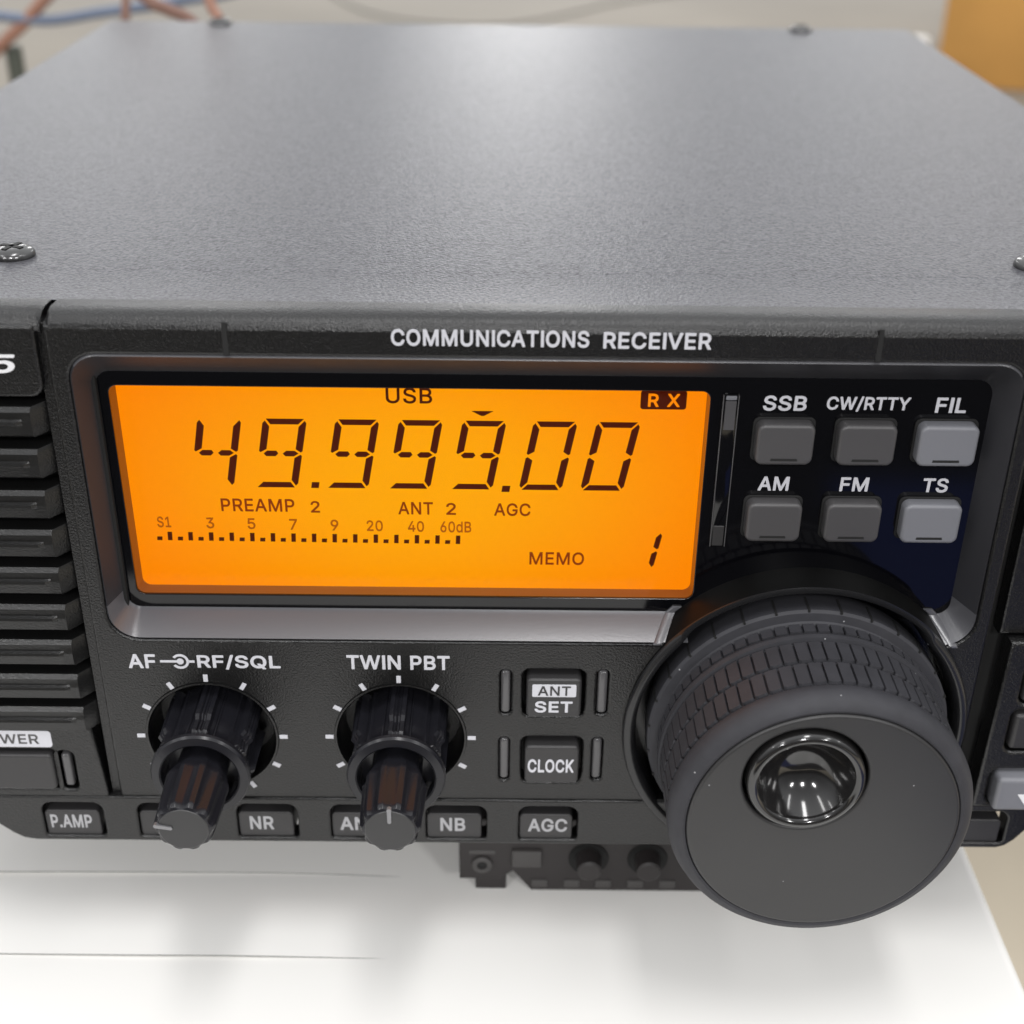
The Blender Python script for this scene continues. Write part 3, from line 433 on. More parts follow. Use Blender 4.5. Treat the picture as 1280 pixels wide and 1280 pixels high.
# ------------------------------------------------------------------ setting
TZ = -22.0
bm = bmesh.new()
for x, y in ((-9000, -4000), (9000, -4000), (9000, 14000), (-9000, 14000)): bm.verts.new((x*S, y*S, -0.76))
bm.verts.ensure_lookup_table(); bm.faces.new(bm.verts[:])
fl = link('floor', bm, M['floor'], smooth=0); fl['kind'] = 'structure'
bm = bmesh.new(); rbox(bm, -1900, 1500, -3200, -150, -759, -748, 2, 1)  # unseen dark sheet, added to blacken reflections in the front panel and gloss plate
fl = link('added_reflection_panel', bm, mat('added_reflection_black', (0.007, 0.007, 0.008), 0.95), smooth=0); fl['kind'] = 'structure'
bm = bmesh.new(); rbox(bm, 470, 1450, -1560, -300, -747.9, -742, 2, 1)  # unseen navy sheet, added only for the blue reflection in the gloss plate
fl = link('added_reflection_panel', bm, mat('added_reflection_navy', (0.02, 0.032, 0.125), 0.95), smooth=0); fl['kind'] = 'structure'

table = thing('table', 'white laminate table carrying the black receiver, its right edge in view', 'table', (0, 0, -760))
bm = bmesh.new(); rbox(bm, -1000, 90.5, -112, 262, 738-26, 738, 2.6, 4)
link('tabletop', bm, M['table'], table)
for (x, y) in ((-960, -80), (50, -80), (-960, 230), (50, 230)):
    bm = bmesh.new(); rbox(bm, x-18, x+18, y-18, y+18, 0, 712, 2, 2)
    link('leg', bm, M['grey'], table)

def paper_sheet(label, x0, x1, y0, y1, z, wave, ph):
    """a thin sheet whose near edge lifts a little"""
    bm = bmesh.new(); nx, ny = 60, 14; g = []
    for j in range(ny+1):
        row = []
        for i in range(nx+1):
            u, v = i/nx, j/ny
            x = x0+(x1-x0)*u; y = y0+(y1-y0)*v + wave*math.sin(u*5+ph)*(1-v)
            lift = (0.4*(1-v)**6*(0.75+0.5*math.sin(u*9+ph)) + 0.1*math.sin(u*7+v*3+ph))*min(1.0, (1-u)*7)
            sink = max(0.0, (u-0.86)/0.14)**2*(z-TZ+0.3)
            row.append(bm.verts.new((x*S, y*S, (z+0.05+max(lift, 0)-sink)*S)))
        g.append(row)
    for j in range(ny):
        for i in range(nx): bm.faces.new((g[j][i], g[j][i+1], g[j+1][i+1], g[j+1][i]))
    r = bmesh.ops.extrude_face_region(bm, geom=bm.faces[:])
    for e_ in r['geom']:
        if isinstance(e_, bmesh.types.BMVert): e_.co.z += 0.20*S
    fix(bm); bm.normal_update()
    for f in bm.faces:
        if f.normal.y < -0.7: f.material_index = 1  # gap shade painted on the near edge
    o = link('paper_sheet', bm, [M['paper'], M['paper_edge']], smooth=40)
    return tag(o, label, 'paper', 'paper sheets on the table')
paper_sheet('white paper sheet with its front edge nearest the camera, below the other', -210, -18.0, -5.2, 170, TZ, 0.7, 0.6)
paper_sheet('white paper sheet whose front edge lies just under the front panel', -200, -17.6, 13.8, 150, TZ+0.45, 0.4, 2.1)

# ------------------------------------------------------------------ the receiver
rx = thing('radio_receiver', 'large black desktop communications receiver with lit orange display and big tuning dial', 'radio')

# case
bm = bmesh.new()
prof = [(6.6, 93.6), (19.2, 93.88), (19.6, 94.0), (243.0, 94.0)]
W = 118.7
sec = [(-W, 3.0), (-W, 92.4), (-W+0.45, 93.5), (-W+1.6, 94.0), (W-1.6, 94.0), (W-0.45, 93.5), (W, 92.4), (W, 3.0)]
rows = []
for (y, z) in prof:
    rows.append([bm.verts.new((x*S, y*S, (zz-94.0+z if zz > 90 else zz)*S)) for x, zz in sec])
for A, B in zip(rows, rows[1:]):
    for i in range(len(sec)-1): bm.faces.new((A[i], A[i+1], B[i+1], B[i]))
bm.faces.new((rows[2][-1], rows[2][0], rows[3][0], rows[3][-1]))
bm.faces.new(list(reversed(rows[-1])))
link('top_cover', fix(bm), M['cover'], rx, smooth=30)

def cover_screw(x, y, z, rot):
    bm = bmesh.new()
    prof = [(3.3, 0), (3.25, 0.55), (2.9, 1.05), (2.1, 1.4), (1.5, 1.5), (0.0, 1.52)]
    lathe(bm, 0, 0, [(r, -h) for r, h in prof], 32)
    for a in (0, PI/2):
        t = bmesh.new(); rbox(t, -1.9, 1.9, -1.6, -1.0, -0.4, 0.4, 0, mi=1)
        bmesh.ops.rotate(t, verts=t.verts[:], cent=(0, 0, 0), matrix=Matrix.Rotation(a+rot, 3, 'Y'))
        me = bpy.data.meshes.new('b'); t.to_mesh(me); t.free()
        for f in add_mesh(bm, me): f.material_index = 1
        bpy.data.meshes.remove(me)
    fix(bm)
    bmesh.ops.rotate(bm, verts=bm.verts[:], cent=(0, 0, 0), matrix=Matrix.Rotation(-PI/2, 3, 'X'))
    o = link('cover_screw', bm, [M['screw'], M['dark']], rx); o.location = Vector((x, y, z))*S
cover_screw(-75.0, 24.6, 94.0, 0.4); cover_screw(80.6, 24.6, 94.0, 1.0)
cover_screw(-84.6, 239.5, 94.0, 0.2); cover_screw(85.0, 238.5, 94.0, 0.7)
for x in (-78, 78):
    for y in (34, 215):
        bm = bmesh.new(); rbox(bm, x-7, x+7, y-7, y+7, TZ, 3.2, 1.2, 2)
        link('foot', bm, M['rubber'], rx)

# front panel: one moulding with its openings
DX, DZ = 47.3, 24.0                     # axis of the tuning dial
K = [(-46.9, 22.0), (-16.45, 22.1)]     # axes of the two small knobs
def bezel_hole():
    x0, x1, z0, z1, r = -60.9, 72.8, 40.7, 88.1, 4.0
    R = 26.0; h = math.sqrt(R*R-(z0-DZ)**2)
    pts = rrect(x0, x1, z0, z1, [4.6, 4.6, r, r])
    n = 7
    bl, rest = pts[:n], pts[n:]
    a0 = math.atan2(z0-DZ, -h); a1 = math.atan2(z0-DZ, h)+2*PI
    arc = [(DX+R*math.cos(a0+(a1-a0)*i/60), DZ+R*math.sin(a0+(a1-a0)*i/60)) for i in range(61)]
    return bl+arc+rest
row_keys = [(-76.9, -66.7), (-61.0, -50.9), (-44.4, -34.2), (-28.7, -18.6), (-12.7, -2.5), (2.9, 12.8)]
slots = [(-0.45, 1.35, 26.9, 35.6), (14.9, 16.75, 27.0, 35.7), (-0.55, 1.2, 13.4, 22.2), (14.6, 16.4, 13.6, 22.3)]
bm = bmesh.new()
holes = [bezel_hole(), rrect(3.2, 13.0, 26.7, 35.6, 1.1), rrect(3.2, 13.0, 13.1, 22.3, 1.1)]
holes += [circle(x, z, 10.3) for x, z in K]
holes += [rrect(a, b, c, d, 0.85) for a, b, c, d in slots]
plate(bm, [[(-63.4, 9.0), (75.0, 9.0), (75.0, 92.2), (-63.4, 92.2)]]+holes, 0.0, 3.0, 0.45)
# lower strip with the row of keys
low = [(-119, 8.4), (-91.5, 8.2), (-88.5, 6.6), (-82.4, 1.1), (-80.8, 0.1), (-78.8, -0.3), (84.2, -0.3), (85.6, 0.2), (87.0, 1.5), (90.5, 6.6), (93, 8.2), (119, 8.4), (119, 9.3), (-119, 9.3)]
low_holes = [rrect(a, b, 0.75, 7.9, [0.7, 0.7, 1.8, 1.8]) for a, b in row_keys] + [rrect(76.8, 85.0, 0.9, 7.7, [0.7, 0.7, 1.7, 1.7])]
plate(bm, [low]+low_holes, -0.35, 3.6, 0.4)
# rounded top shoulder
sh = [(6.2, 93.9), (3.2, 94.1), (2.0, 93.85), (0.9, 93.25), (0.2, 92.4), (0.0, 91.5), (0.6, 91.0), (7.0, 91.0)]
for (xa, xb) in ((-63.1, 74.6), (-119.5, -63.9), (76.6, 119.5)):
    nseg = 6; prev = None
    for (x, inset) in ((xa, 0.5), (xa+0.5, 0.0), (xb-0.5, 0.0), (xb, 0.5)):
        ring = [bm.verts.new((x*S, (y+inset*0.7)*S, (z-inset*0.6)*S)) for y, z in sh]
        if prev:
            for i in range(len(sh)):
                j = (i+1) % len(sh); bm.faces.new((prev[i], prev[j], ring[j], ring[i]))
        else: bm.faces.new(ring)
        prev = ring
    bm.faces.new(list(reversed(prev)))
# left wing: name block, right edge of grille, power block
plate(bm, [rrect(-119.5, -64.6, 81.6, 92.4, [0.3, 2.0, 0.6, 0.3])], -0.3, 4.0, 0.5)
plate(bm, [[(-119.5, 9.1), (-65.2, 9.1), (-66.3, 23.6), (-68.0, 25.0), (-119.5, 25.0)],
           rrect(-90.0, -72.9, 10.9, 18.9, 0.8), rrect(-72.7, -70.0, 10.7, 18.7, [0.9, 0.9, 1.2, 1.0])], -0.2, 3.5, 0.45)
# right wing
plate(bm, [[(77.2, 42.4), (119.5, 42.4), (119.5, 92.4), (77.2, 92.4)]], 1.2, 3.0, 0.5)
plate(bm, [[(78.2, 9.2), (119.5, 9.2), (119.5, 42.2), (78.6, 42.2)],
           rrect(81.9, 92.5, 30.4, 38.6, 1.4), rrect(81.4, 92.5, 20.9, 29.2, 1.4), rrect(80.3, 95, 9.9, 17.2, 1.8)], -0.8, 4.0, 0.6)
rbox(bm, -64.9, -62.8, 0.9, 4.1, 8.5, 92.2, 0)
rbox(bm, -118.6, 118.6, 10.5, 19.5, 3.2, 93.0, 0, mi=1)
rbox(bm, -119.4, -58.7, 4.2, 10.45, 9.2, 91.0, 0, mi=1)
rbox(bm, 71.5, 119.2, 4.4, 10.4, 9.2, 91.0, 0, mi=1)
link('front_panel', fix(bm), [M['plastic'], M['dark']], rx, smooth=40)
# seams in the top band
for x in (-38.6, 51.45):
    bm = bmesh.new(); prism(bm, [(x-0.42, 88.2), (x+0.42, 88.2), (x+0.32, 93.0), (x-0.32, 93.0)], -0.035, 0.3)
    bmesh.ops.recalc_face_normals(bm, faces=bm.faces[:])
    link('seam', bm, M['dark'], rx, smooth=0)

# bezel that slopes in towards the display
bm = bmesh.new()
outer = rrect(-60.9, 72.8, 40.7, 88.1, [4.6, 4.6, 4.0, 4.0], 8, 60)
mid = rrect(-60.6, 72.5, 41.0, 87.8, [4.4, 4.4, 3.8, 3.8], 8, 60)
inner = rrect(-59.0, 70.2, 43.6, 83.6, [2.2, 2.2, 2.4, 2.4], 8, 60)
inner2 = rrect(-58.8, 70.0, 43.8, 83.4, [2.0, 2.0, 2.2, 2.2], 8, 60)
R_ = [[bm.verts.new((x*S, y*S, z*S)) for x, z in ring] for ring, y in ((outer, 0.45), (mid, 0.15), (inner, 5.0), (inner2, 5.5))]
n = len(outer)
for A, B in zip(R_, R_[1:]):
    for i in range(n):
        j = (i+1) % n
        cx = (A[i].co.x+A[j].co.x)/2/S; cz = (A[i].co.z+B[i].co.z)/2/S
        if math.hypot(cx-DX, cz-DZ) < 26.2: continue
        bm.faces.new((A[i], A[j], B[j], B[i]))
for side in (-1, 1):
    prev = None
    for i in range(13):
        zz = 40.75+(44.6-40.75)*i/12
        ring = []
        for r, dy in ((28.05, 0.6), (28.05, -0.3), (28.25, -0.45), (28.9, -0.45), (29.05, -0.3), (29.05, 0.6)):
            x = DX-0.3+side*math.sqrt(r*r-(zz-DZ)**2)
            y = min(max((zz-41.0)/2.6*5.0, 0.15), 5.0)
            ring.append(bm.verts.new((x*S, (y+dy)*S, zz*S)))
        if prev:
            for k in range(6): bm.faces.new((prev[k], prev[(k+1) % 6], ring[(k+1) % 6], ring[k]))
        else: bm.faces.new(ring)
        prev = ring
    bm.faces.new(list(reversed(prev)))
fix(bm); bm.normal_update()
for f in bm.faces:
    if f.normal.z > 0.35 or (f.calc_center_median().z < 0.0466 and f.calc_center_median().y < 0.006): f.material_index = 1  # up-facing and lowest faces take the paler, ceiling-lit tone
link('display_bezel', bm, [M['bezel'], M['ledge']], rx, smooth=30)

# glossy plate with the opening for the display
LX0, LX1, LZ0, LZ1 = -57.3, 29.6, 45.9, 81.3
bm = bmesh.new()
plate(bm, [rrect(-59.2, 70.4, 42.6, 83.8, 2.2), rrect(LX0, LX1, LZ0, LZ1, 1.3)], 5.0, 0.5, 0.12)
link('display_plate', fix(bm), M['gloss'], rx)
bm = bmesh.new()
a = rrect(LX0, LX1, LZ0, LZ1, 1.3, 6); b = rrect(LX0-0.1, LX1+0.1, LZ0-0.75, LZ1+0.1, 1.3, 6)
A = [bm.verts.new((x*S, 5.45*S, z*S)) for x, z in a]; B = [bm.verts.new((x*S, 8.99*S, z*S)) for x, z in b]
for i in range(len(a)): bm.faces.new((A[i], B[i], B[(i+1) % len(a)], A[(i+1) % len(a)]))
link('light_guide', bm, M['guide'], rx)
bm = bmesh.new()
rbox(bm, LX0+0.05, LX1-0.05, 5.12, 5.42, LZ0+0.05, LZ1-0.05, 0.08, 1)
link('display_window', bm, M['window'], rx)

# the lit screen and what it shows
bm = bmesh.new(); prism(bm, [(LX0-0.9, 44.6), (LX1+0.9, 44.6), (LX1+0.9, 81.9), (LX0-0.9, 81.9)], 9.0, 10.2)
screen = link('display_screen', fix(bm), M['lcd'], rx, smooth=0)
YS = 8.93
def digit(which, xr, z0, z1, w, t=1.08):
    """slanted seven-segment figure whose top right corner is at xr"""
    h = z1-z0; sl = 0.185; xl = xr-w-sl*h
    g = 0.22; th = t*0.8
    def P(u, v): return (xl+u+sl*v, z0+v)
    m = h/2
    q = t/2
    segs = {
        'a': [P(g+0.25, h), P(w-g-0.25, h), P(w-t-g*0.5, h-th), P(t+g*0.5, h-th)],
        'd': [P(t+g*0.5, th), P(w-t-g*0.5, th), P(w-g-0.25, 0), P(g+0.25, 0)],
        'f': [P(0, h-g-0.5), P(0.3, h-g-0.1), P(t, h-t-g), P(t, m+q+g), P(0.25, m+g), P(0, m+g+0.2)],
        'b': [P(w, h-g-0.5), P(w-0.3, h-g-0.1), P(w-t, h-t-g), P(w-t, m+q+g), P(w-0.25, m+g), P(w, m+g+0.2)],
        'e': [P(0, g+0.5), P(0.3, g+0.1), P(t, t+g), P(t, m-q-g), P(0.25, m-g), P(0, m-g-0.2)],
        'c': [P(w, g+0.5), P(w-0.3, g+0.1), P(w-t, t+g), P(w-t, m-q-g), P(w-0.25, m-g), P(w, m-g-0.2)],
        'g': [P(0.75, m), P(1.2, m+q*0.8), P(w/2-0.7, m+q*0.8), P(w/2-0.35, m), P(w/2-0.7, m-q*0.8), P(1.2, m-q*0.8)],
        'h': [P(w/2+0.35, m), P(w/2+0.8, m+q*0.8), P(w-1.2, m+q*0.8), P(w-0.6, m), P(w-1.2, m-q*0.8), P(w/2+0.8, m-q*0.8)],
    }
    on = {'4': 'fbghc', '9': 'afbghcd', '0': 'abcdef', '1': 'bc'}[which]
    bm = bmesh.new()
    for s in on: prism(bm, segs[s], YS-0.12, YS)
    return link('digit', fix(bm), M['seg'], screen, smooth=0)
for ch, xr in zip('4999900', (-39.3, -29.55, -18.75, -9.3, 0.2, 10.8, 20.2)):
    digit(ch, xr, 63.0, 74.5, 6.55)
digit('1', 24.75, 49.1, 55.8, 4.6, 0.85)
for pts in ([(-29.6, 62.95), (-28.45, 62.95), (-28.3, 63.9), (-29.45, 63.9)], [(-0.5, 62.6), (0.7, 62.6), (0.85, 63.6), (-0.35, 63.6)]):
    bm = bmesh.new(); prism(bm, pts, YS-0.12, YS); link('decimal_point', fix(bm), M['seg'], screen, smooth=0)
bm = bmesh.new(); prism(bm, [(-5.0, 76.1), (-1.85, 76.1), (-3.2, 75.35), (-3.6, 75.35)], YS-0.12, YS)
link('marker', fix(bm), M['seg'], screen, smooth=0)
bm = bmesh.new()
for i in range(15):
    x = -52.2+i*(44.95/14)
    prism(bm, [(x-0.34, 53.45-i*0.012), (x+0.34, 53.45-i*0.012), (x+0.40, 54.9-i*0.012), (x-0.28, 54.9-i*0.012)], YS-0.12, YS)
    x -= 1.6
    prism(bm, [(x-0.42, 53.45-i*0.012), (x+0.36, 53.45-i*0.012), (x+0.42, 54.05-i*0.012), (x-0.36, 54.05-i*0.012)], YS-0.12, YS)
link('signal_scale', fix(bm), M['seg'], screen, smooth=0)
for body, x0, x1, z0, z1, m, sp in [
        ('USB', -17.7, -10.85, 77.2, 79.75, 'seg', 1.15), ('PREAMP', -43.7, -32.4, 58.7, 60.9, 'seg2', 1.15), ('2', -29.9, -28.5, 58.6, 60.6, 'seg2', 1),
        ('ANT', -16.4, -11.05, 58.45, 60.6, 'seg2', 1.15), ('2', -9.0, -7.5, 58.45, 60.5, 'seg2', 1), ('AGC', -1.6, 4.0, 58.35, 60.55, 'seg2', 1.1),
        ('MEMO', 4.0, 12.6, 49.6, 51.9, 'seg2', 1.15),
        ('S1', -53.9, -51.8, 55.7, 57.6, 'seg3', 1), ('3', -46.3, -45.1, 55.6, 57.5, 'seg3', 1), ('5', -39.9, -38.7, 55.55, 57.45, 'seg3', 1),
        ('7', -33.4, -32.2, 55.5, 57.4, 'seg3', 1), ('9', -27.0, -25.8, 55.45, 57.35, 'seg3', 1), ('20', -21.4, -18.9, 55.4, 57.3, 'seg3', 1),
        ('40', -15.0, -12.5, 55.35, 57.25, 'seg3', 1), ('60dB', -9.95, -5.15, 55.3, 57.25, 'seg3', 1)]:
    lettering(body, x0, x1, z0, z1, YS, screen, m, 0.006, 0, sp)
bm = bmesh.new(); plate(bm, [rrect(19.95, 26.75, 76.7, 79.75, 0.45)], YS-0.1, 0.12, 0.01, res=0)
link('badge', fix(bm), M['seg'], screen, smooth=0)
lettering('R', 21.05, 22.65, 77.15, 79.25, YS-0.14, screen, 'lcd', 0.03)
lettering('X', 23.9, 25.75, 77.15, 79.25, YS-0.14, screen, 'lcd', 0.03)

# clear light slot beside the screen
bm = bmesh.new()
rbox(bm, 31.4, 33.7, 4.6, 5.4, 55.7, 81.1, 0.25, 2)
ls = link('light_slot', bm, M['gloss'], rx)
for xa, xb in ((31.38, 31.52), (33.58, 33.72)):
    bm = bmesh.new(); rbox(bm, xa, xb, 4.45, 5.0, 55.8, 81.0, 0.05, 1); link('slot_edge', bm, M['lens'], ls)
bm = bmesh.new(); rbox(bm, 31.75, 33.4, 4.52, 5.0, 75.4, 80.1, 0.1, 1); link('slot_core', bm, M['lens'], ls)
bm = bmesh.new(); rbox(bm, 31.7, 33.4, 4.52, 5.0, 55.9, 59.4, 0.1, 1); link('slot_core', bm, M['key_black'], ls)
bm = bmesh.new(); rbox(bm, 31.75, 33.4, 4.45, 5.0, 80.2, 80.9, 0.2, 2)
link('slot_tip', bm, M['key_light'], ls)

# mode keys on the glossy plate
def mode_key(x0, x1, z0, z1, m):
    bm = bmesh.new()
    plate(bm, [rrect(x0-0.35, x1+0.35, z0-0.3, z1+0.3, 1.0)], 4.7, 0.5, 0.1, mi=1)
    plate(bm, [rrect(x0, x1, z0, z1, 1.15)], 2.6, 3.0, 0.55, res=4)
    o = link('mode_key', fix(bm), [M[m], M['dark']], rx)
    bm = bmesh.new(); c = (x0+x1)/2
    prism(bm, [(c-2.0, z0+0.75), (c+2.0, z0+0.75), (c+1.9, z0+1.15), (c-1.9, z0+1.15)], 2.575, 2.7)
    link('key_slot', fix(bm), M['dark'], o, smooth=0)
for (x0, x1, m) in ((36.5, 44.9, 'key_dark'), (48.4, 56.8, 'key_dark'), (60.1, 68.7, 'key_light')): mode_key(x0, x1, 70.7, 77.2, m)
for (x0, x1, m) in ((36.3, 44.5, 'key_dark'), (48.1, 56.4, 'key_dark'), (59.7, 68.4, 'key_light')): mode_key(x0, x1, 57.7, 64.3, m)
for body, x0, x1, z0, z1 in [('SSB', 37.3, 43.6, 78.35, 80.75), ('CW/RTTY', 46.5, 58.6, 78.35, 80.75), ('FIL', 62.3, 66.8, 78.3, 80.7),
                             ('AM', 37.85, 42.5, 65.25, 67.6), ('FM', 50.1, 54.4, 65.25, 67.6), ('TS', 62.5, 66.3, 65.2, 67.6)]:
    lettering(body, x0, x1, z0+0.1, z1+0.1, 4.97, rx, 'print', 0.032, 0.03)

# printing on the panel
lettering('COMMUNICATIONS', -15.8, 11.4, 89.9, 92.35, -0.01, rx, 'print', 0.03, 0, 1.05)
lettering('RECEIVER', 13.35, 28.2, 89.8, 92.25, -0.01, rx, 'print', 0.03, 0, 1.05)
lettering('5', -71.4, -67.75, 85.35, 88.1, -0.31, rx, 'white_print', 0.05, 0.15)
lettering('AF', -58.7, -54.4, 35.3, 37.95, -0.01, rx, 'print', 0.03)
lettering('RF/SQL', -47.9, -34.9, 35.2, 37.95, -0.01, rx, 'print', 0.03)
lettering('TWIN PBT', -24.5, -8.35, 35.5, 38.15, -0.01, rx, 'print', 0.025)
bm = bmesh.new()
prism(bm, [(-53.7, 36.45), (-50.8, 36.45), (-50.8, 36.85), (-53.7, 36.85)], -0.07, 0.02)
prism(bm, [(-49.2, 36.45), (-48.3, 36.45), (-48.3, 36.85), (-49.2, 36.85)], -0.07, 0.02)
cc = (-50.55, 36.65)
def ringpoly(r0, r1, a0, a1, n=24):
    return [(cc[0]+r1*math.cos(a0+(a1-a0)*i/n), cc[1]+r1*math.sin(a0+(a1-a0)*i/n)) for i in range(n+1)] + \
           [(cc[0]+r0*math.cos(a1-(a1-a0)*i/n), cc[1]+r0*math.sin(a1-(a1-a0)*i/n)) for i in range(n+1)]
prism(bm, ringpoly(0.98, 1.38, -2.5, 2.5), -0.07, 0.02)
prism(bm, [(cc[0]+0.55*math.cos(2*PI*i/20), cc[1]+0.55*math.sin(2*PI*i/20)) for i in range(20)], -0.075, 0.02)
link('knob_symbol', fix(bm), M['print'], rx, smooth=0)

# small concentric knobs
def tick_marks(cx, cz):
    bm = bmesh.new()
    for k in range(-5, 6):
        a = PI/2-k*PI/6; c, s = math.cos(a), math.sin(a)
        pts = [(cx+c*r-s*w, cz+s*r+c*w) for r, w in ((10.85, -0.35), (12.15, -0.35), (12.15, 0.35), (10.85, 0.35))]
        prism(bm, pts, -0.12, 0.02)
    link('tick_marks', fix(bm), M['print'], rx, smooth=0)
def control_knob(cx, cz, point, turn):
    tick_marks(cx, cz)
    bm = bmesh.new()
    lathe(bm, cx, cz, [(10.6, 0.3), (10.62, -0.2), (10.35, -0.25), (10.0, 0.3), (9.8, 2.5), (9.5, 6.0), (0, 6.1)], 96)
    link('knob_well', fix(bm), M['plastic'], rx)
    bm = bmesh.new()
    ribs = [PI/2+turn+i*PI/3 for i in range(6)]
    def wob(a, r, y):
        if not (-8.0 < y < 6) or r < 5.8: return 0
        d = min(abs((a-t+PI) % (2*PI)-PI) for t in ribs)
        h = 1.5 if y > -4.6 else 0.85
        if d < 0.17: return h - (0.3 if 0.02 < d < 0.06 else 0)
        if d < 0.2: return h*0.5
        if 0.30 < d < 0.36: return 0.25
        return 0
    lathe(bm, cx, cz, [(6.7, 5.0), (6.6, 1.5), (6.55, -0.5), (6.5, -2.6), (6.5, -4.5), (6.5, -5.2), (6.5, -6.0), (6.6, -7.8), (6.8, -8.2), (7.5, -8.75), (7.72, -9.1), (7.72, -9.7), (7.45, -10.1), (6.3, -10.35), (6.05, -10.2), (5.95, -9.4), (5.9, -6.0), (0, -6.0)], 240, wob=wob)
    k = link('control_knob', fix(bm), M['knob'], rx, smooth=28)
    bm = bmesh.new()
    def flute(a, r, y):
        if r < 3.75 or y > -9: return 0
        t = (a*10/(2*PI)) % 1.0; d = abs(t-0.5)
        return -0.42*min(1.0, (r-3.7)/0.7)*(1-(d/0.36)**2) if d < 0.36 else 0
    lathe(bm, cx, cz, [(3.95, -5.8), (4.05, -10.0), (5.0, -12.6), (4.95, -13.1), (4.6, -20.6), (4.45, -21.3), (4.15, -21.75)], 240, wob=flute)
    lathe(bm, cx, cz, [(4.15, -21.75), (3.7, -21.9)], 240, wob=flute)
    ik = link('inner_knob', fix(bm), M['knob'], k, smooth=35)
    bm = bmesh.new(); lathe(bm, cx, cz, [(3.72, -21.89), (3.6, -22.0), (0, -22.05)], 64)
    link('knob_cap', fix(bm), M['knob_face'], k)
    bm = bmesh.new()
    c, s = math.cos(point), math.sin(point)
    pts = [(cx+c*r-s*w, cz+s*r+c*w) for r, w in ((1.55, 0), (1.75, -0.28), (4.25, -0.32), (4.4, 0), (4.25, 0.32), (1.75, 0.28))]
    prism(bm, pts, -22.25, -21.6)
    link('pointer', fix(bm), M['pointer'], k)
control_knob(*K[0], PI*0.94, -0.02)
control_knob(*K[1], PI*0.5, 0.0)

# keys in the lower panel
def panel_key(x0, x1, z0, z1, y0, m='key_black', bev=0.6):
    bm = bmesh.new(); plate(bm, [rrect(x0, x1, z0, z1, 0.8)], y0, 5-y0, bev*0.8, res=3)
    return link('panel_key', fix(bm), M[m], rx)
k = panel_key(3.75, 12.45, 27.2, 34.6, -1.1)
bm = bmesh.new(); plate(bm, [rrect(4.65, 11.6, 31.25, 33.65, 0.25)], -1.14, 0.1, 0.01, res=0)
link('key_label', fix(bm), M['print'], k, smooth=0)
lettering('ANT', 5.55, 10.75, 31.55, 33.35, -1.15, k, 'key_black', 0.0, 0, 1.1)
lettering('SET', 5.1, 11.1, 28.2, 30.4, -1.11, k, 'print', 0.03)
k = panel_key(3.7, 12.5, 13.7, 21.3, -1.1)
lettering('CLOCK', 4.2, 11.7, 16.0, 18.7, -1.11, k, 'print', 0.035)
for a, b, c, d in slots:
    bm = bmesh.new(); rbox(bm, a+0.14, b-0.14, 0.1, 2, c+0.1, d-0.3, 0.6, 4)
    link('indicator_lens', bm, M['lens'], rx)
texts = {0: ('P.AMP', -75.9, -69.0), 2: ('NR', -42.4, -38.4), 3: ('ANF', -27.2, -20.6), 4: ('NB', -10.3, -6.1), 5: ('AGC', 4.5, 11.1)}
for i, (a, b) in enumerate(row_keys):
    k = panel_key(a+0.12, b-0.85, 0.35, 5.9, 0.1, bev=0.35)
    if i in texts:
        t, x0, x1 = texts[i]
        lettering(t, x0, x1, 2.15, 5.0, 0.13, k, 'print_dim', 0.03)
panel_key(77.2, 84.3, 0.5, 5.6, 0.12, bev=0.35)
panel_key(82.2, 92.0, 30.9, 37.8, -1.0, bev=1.0)
panel_key(81.9, 92.0, 21.4, 28.4, -1.0, bev=1.0)
k = panel_key(80.9, 94.5, 9.9, 16.6, -2.6, 'key_light', 0.9)
bm = bmesh.new(); prism(bm, [(84.5, 13.5), (88.1, 13.5), (86.3, 10.9)], -2.66, -2.5)
link('arrow', fix(bm), M['white_print'], k, smooth=0)

# power key and its label
bm = bmesh.new(); plate(bm, [rrect(-87.5, -73.0, 19.55, 22.85, 0.6)], -0.26, 0.15, 0.03, res=1)
lp = link('power_label', fix(bm), M['print'], rx, smooth=0)
lettering('POWER', -85.2, -75.1, 20.25, 22.2, -0.27, lp, 'key_dark', 0.012, 0, 1.1)
k = panel_key(-89.6, -73.3, 11.2, 18.4, -0.9)
bm = bmesh.new(); rbox(bm, -72.2, -70.7, 0.0, 2, 11.2, 17.9, 0.5, 3); link('indicator_lens', bm, M['lens'], rx)

# loudspeaker grille: chamfered bars over a dark slot
bm = bmesh.new()
zs = [79.6, 73.0, 66.3, 59.7, 53.2, 46.6, 40.1, 33.6, 27.2]
for z in zs:
    pr = [(3.9, z+0.9), (-0.2, z+0.55), (-0.75, z-0.1), (-0.8, z-1.15), (-1.35, z-1.35), (-1.45, z-1.75), (-1.0, z-2.1), (-0.9, z-3.6), (-0.3, z-4.1), (3.9, z-4.2)]
    sects = []
    for x, mode in ((-119.3, 0), (-68.9, 0), (-68.2, 1), (-66.9, 2), (-64.5, 3)):
        ring = []
        for (y, zz) in pr:
            yy = y
            if mode >= 1 and y < -0.95: yy = -0.88
            if mode == 3: yy = 3.7 if y > 3 else max(y, 0)+1.9
            ring.append(bm.verts.new((x*S, yy*S, (zz if mode != 3 else zz+0.45)*S)))
        sects.append(ring)
    for A, B in zip(sects, sects[1:]):
        for i in range(len(pr)):
            j = (i+1) % len(pr); bm.faces.new((A[i], A[j], B[j], B[i]))
    bm.faces.new(sects[0]); bm.faces.new(list(reversed(sects[-1])))
link('speaker_grille', fix(bm), M['satin'], rx, smooth=28)

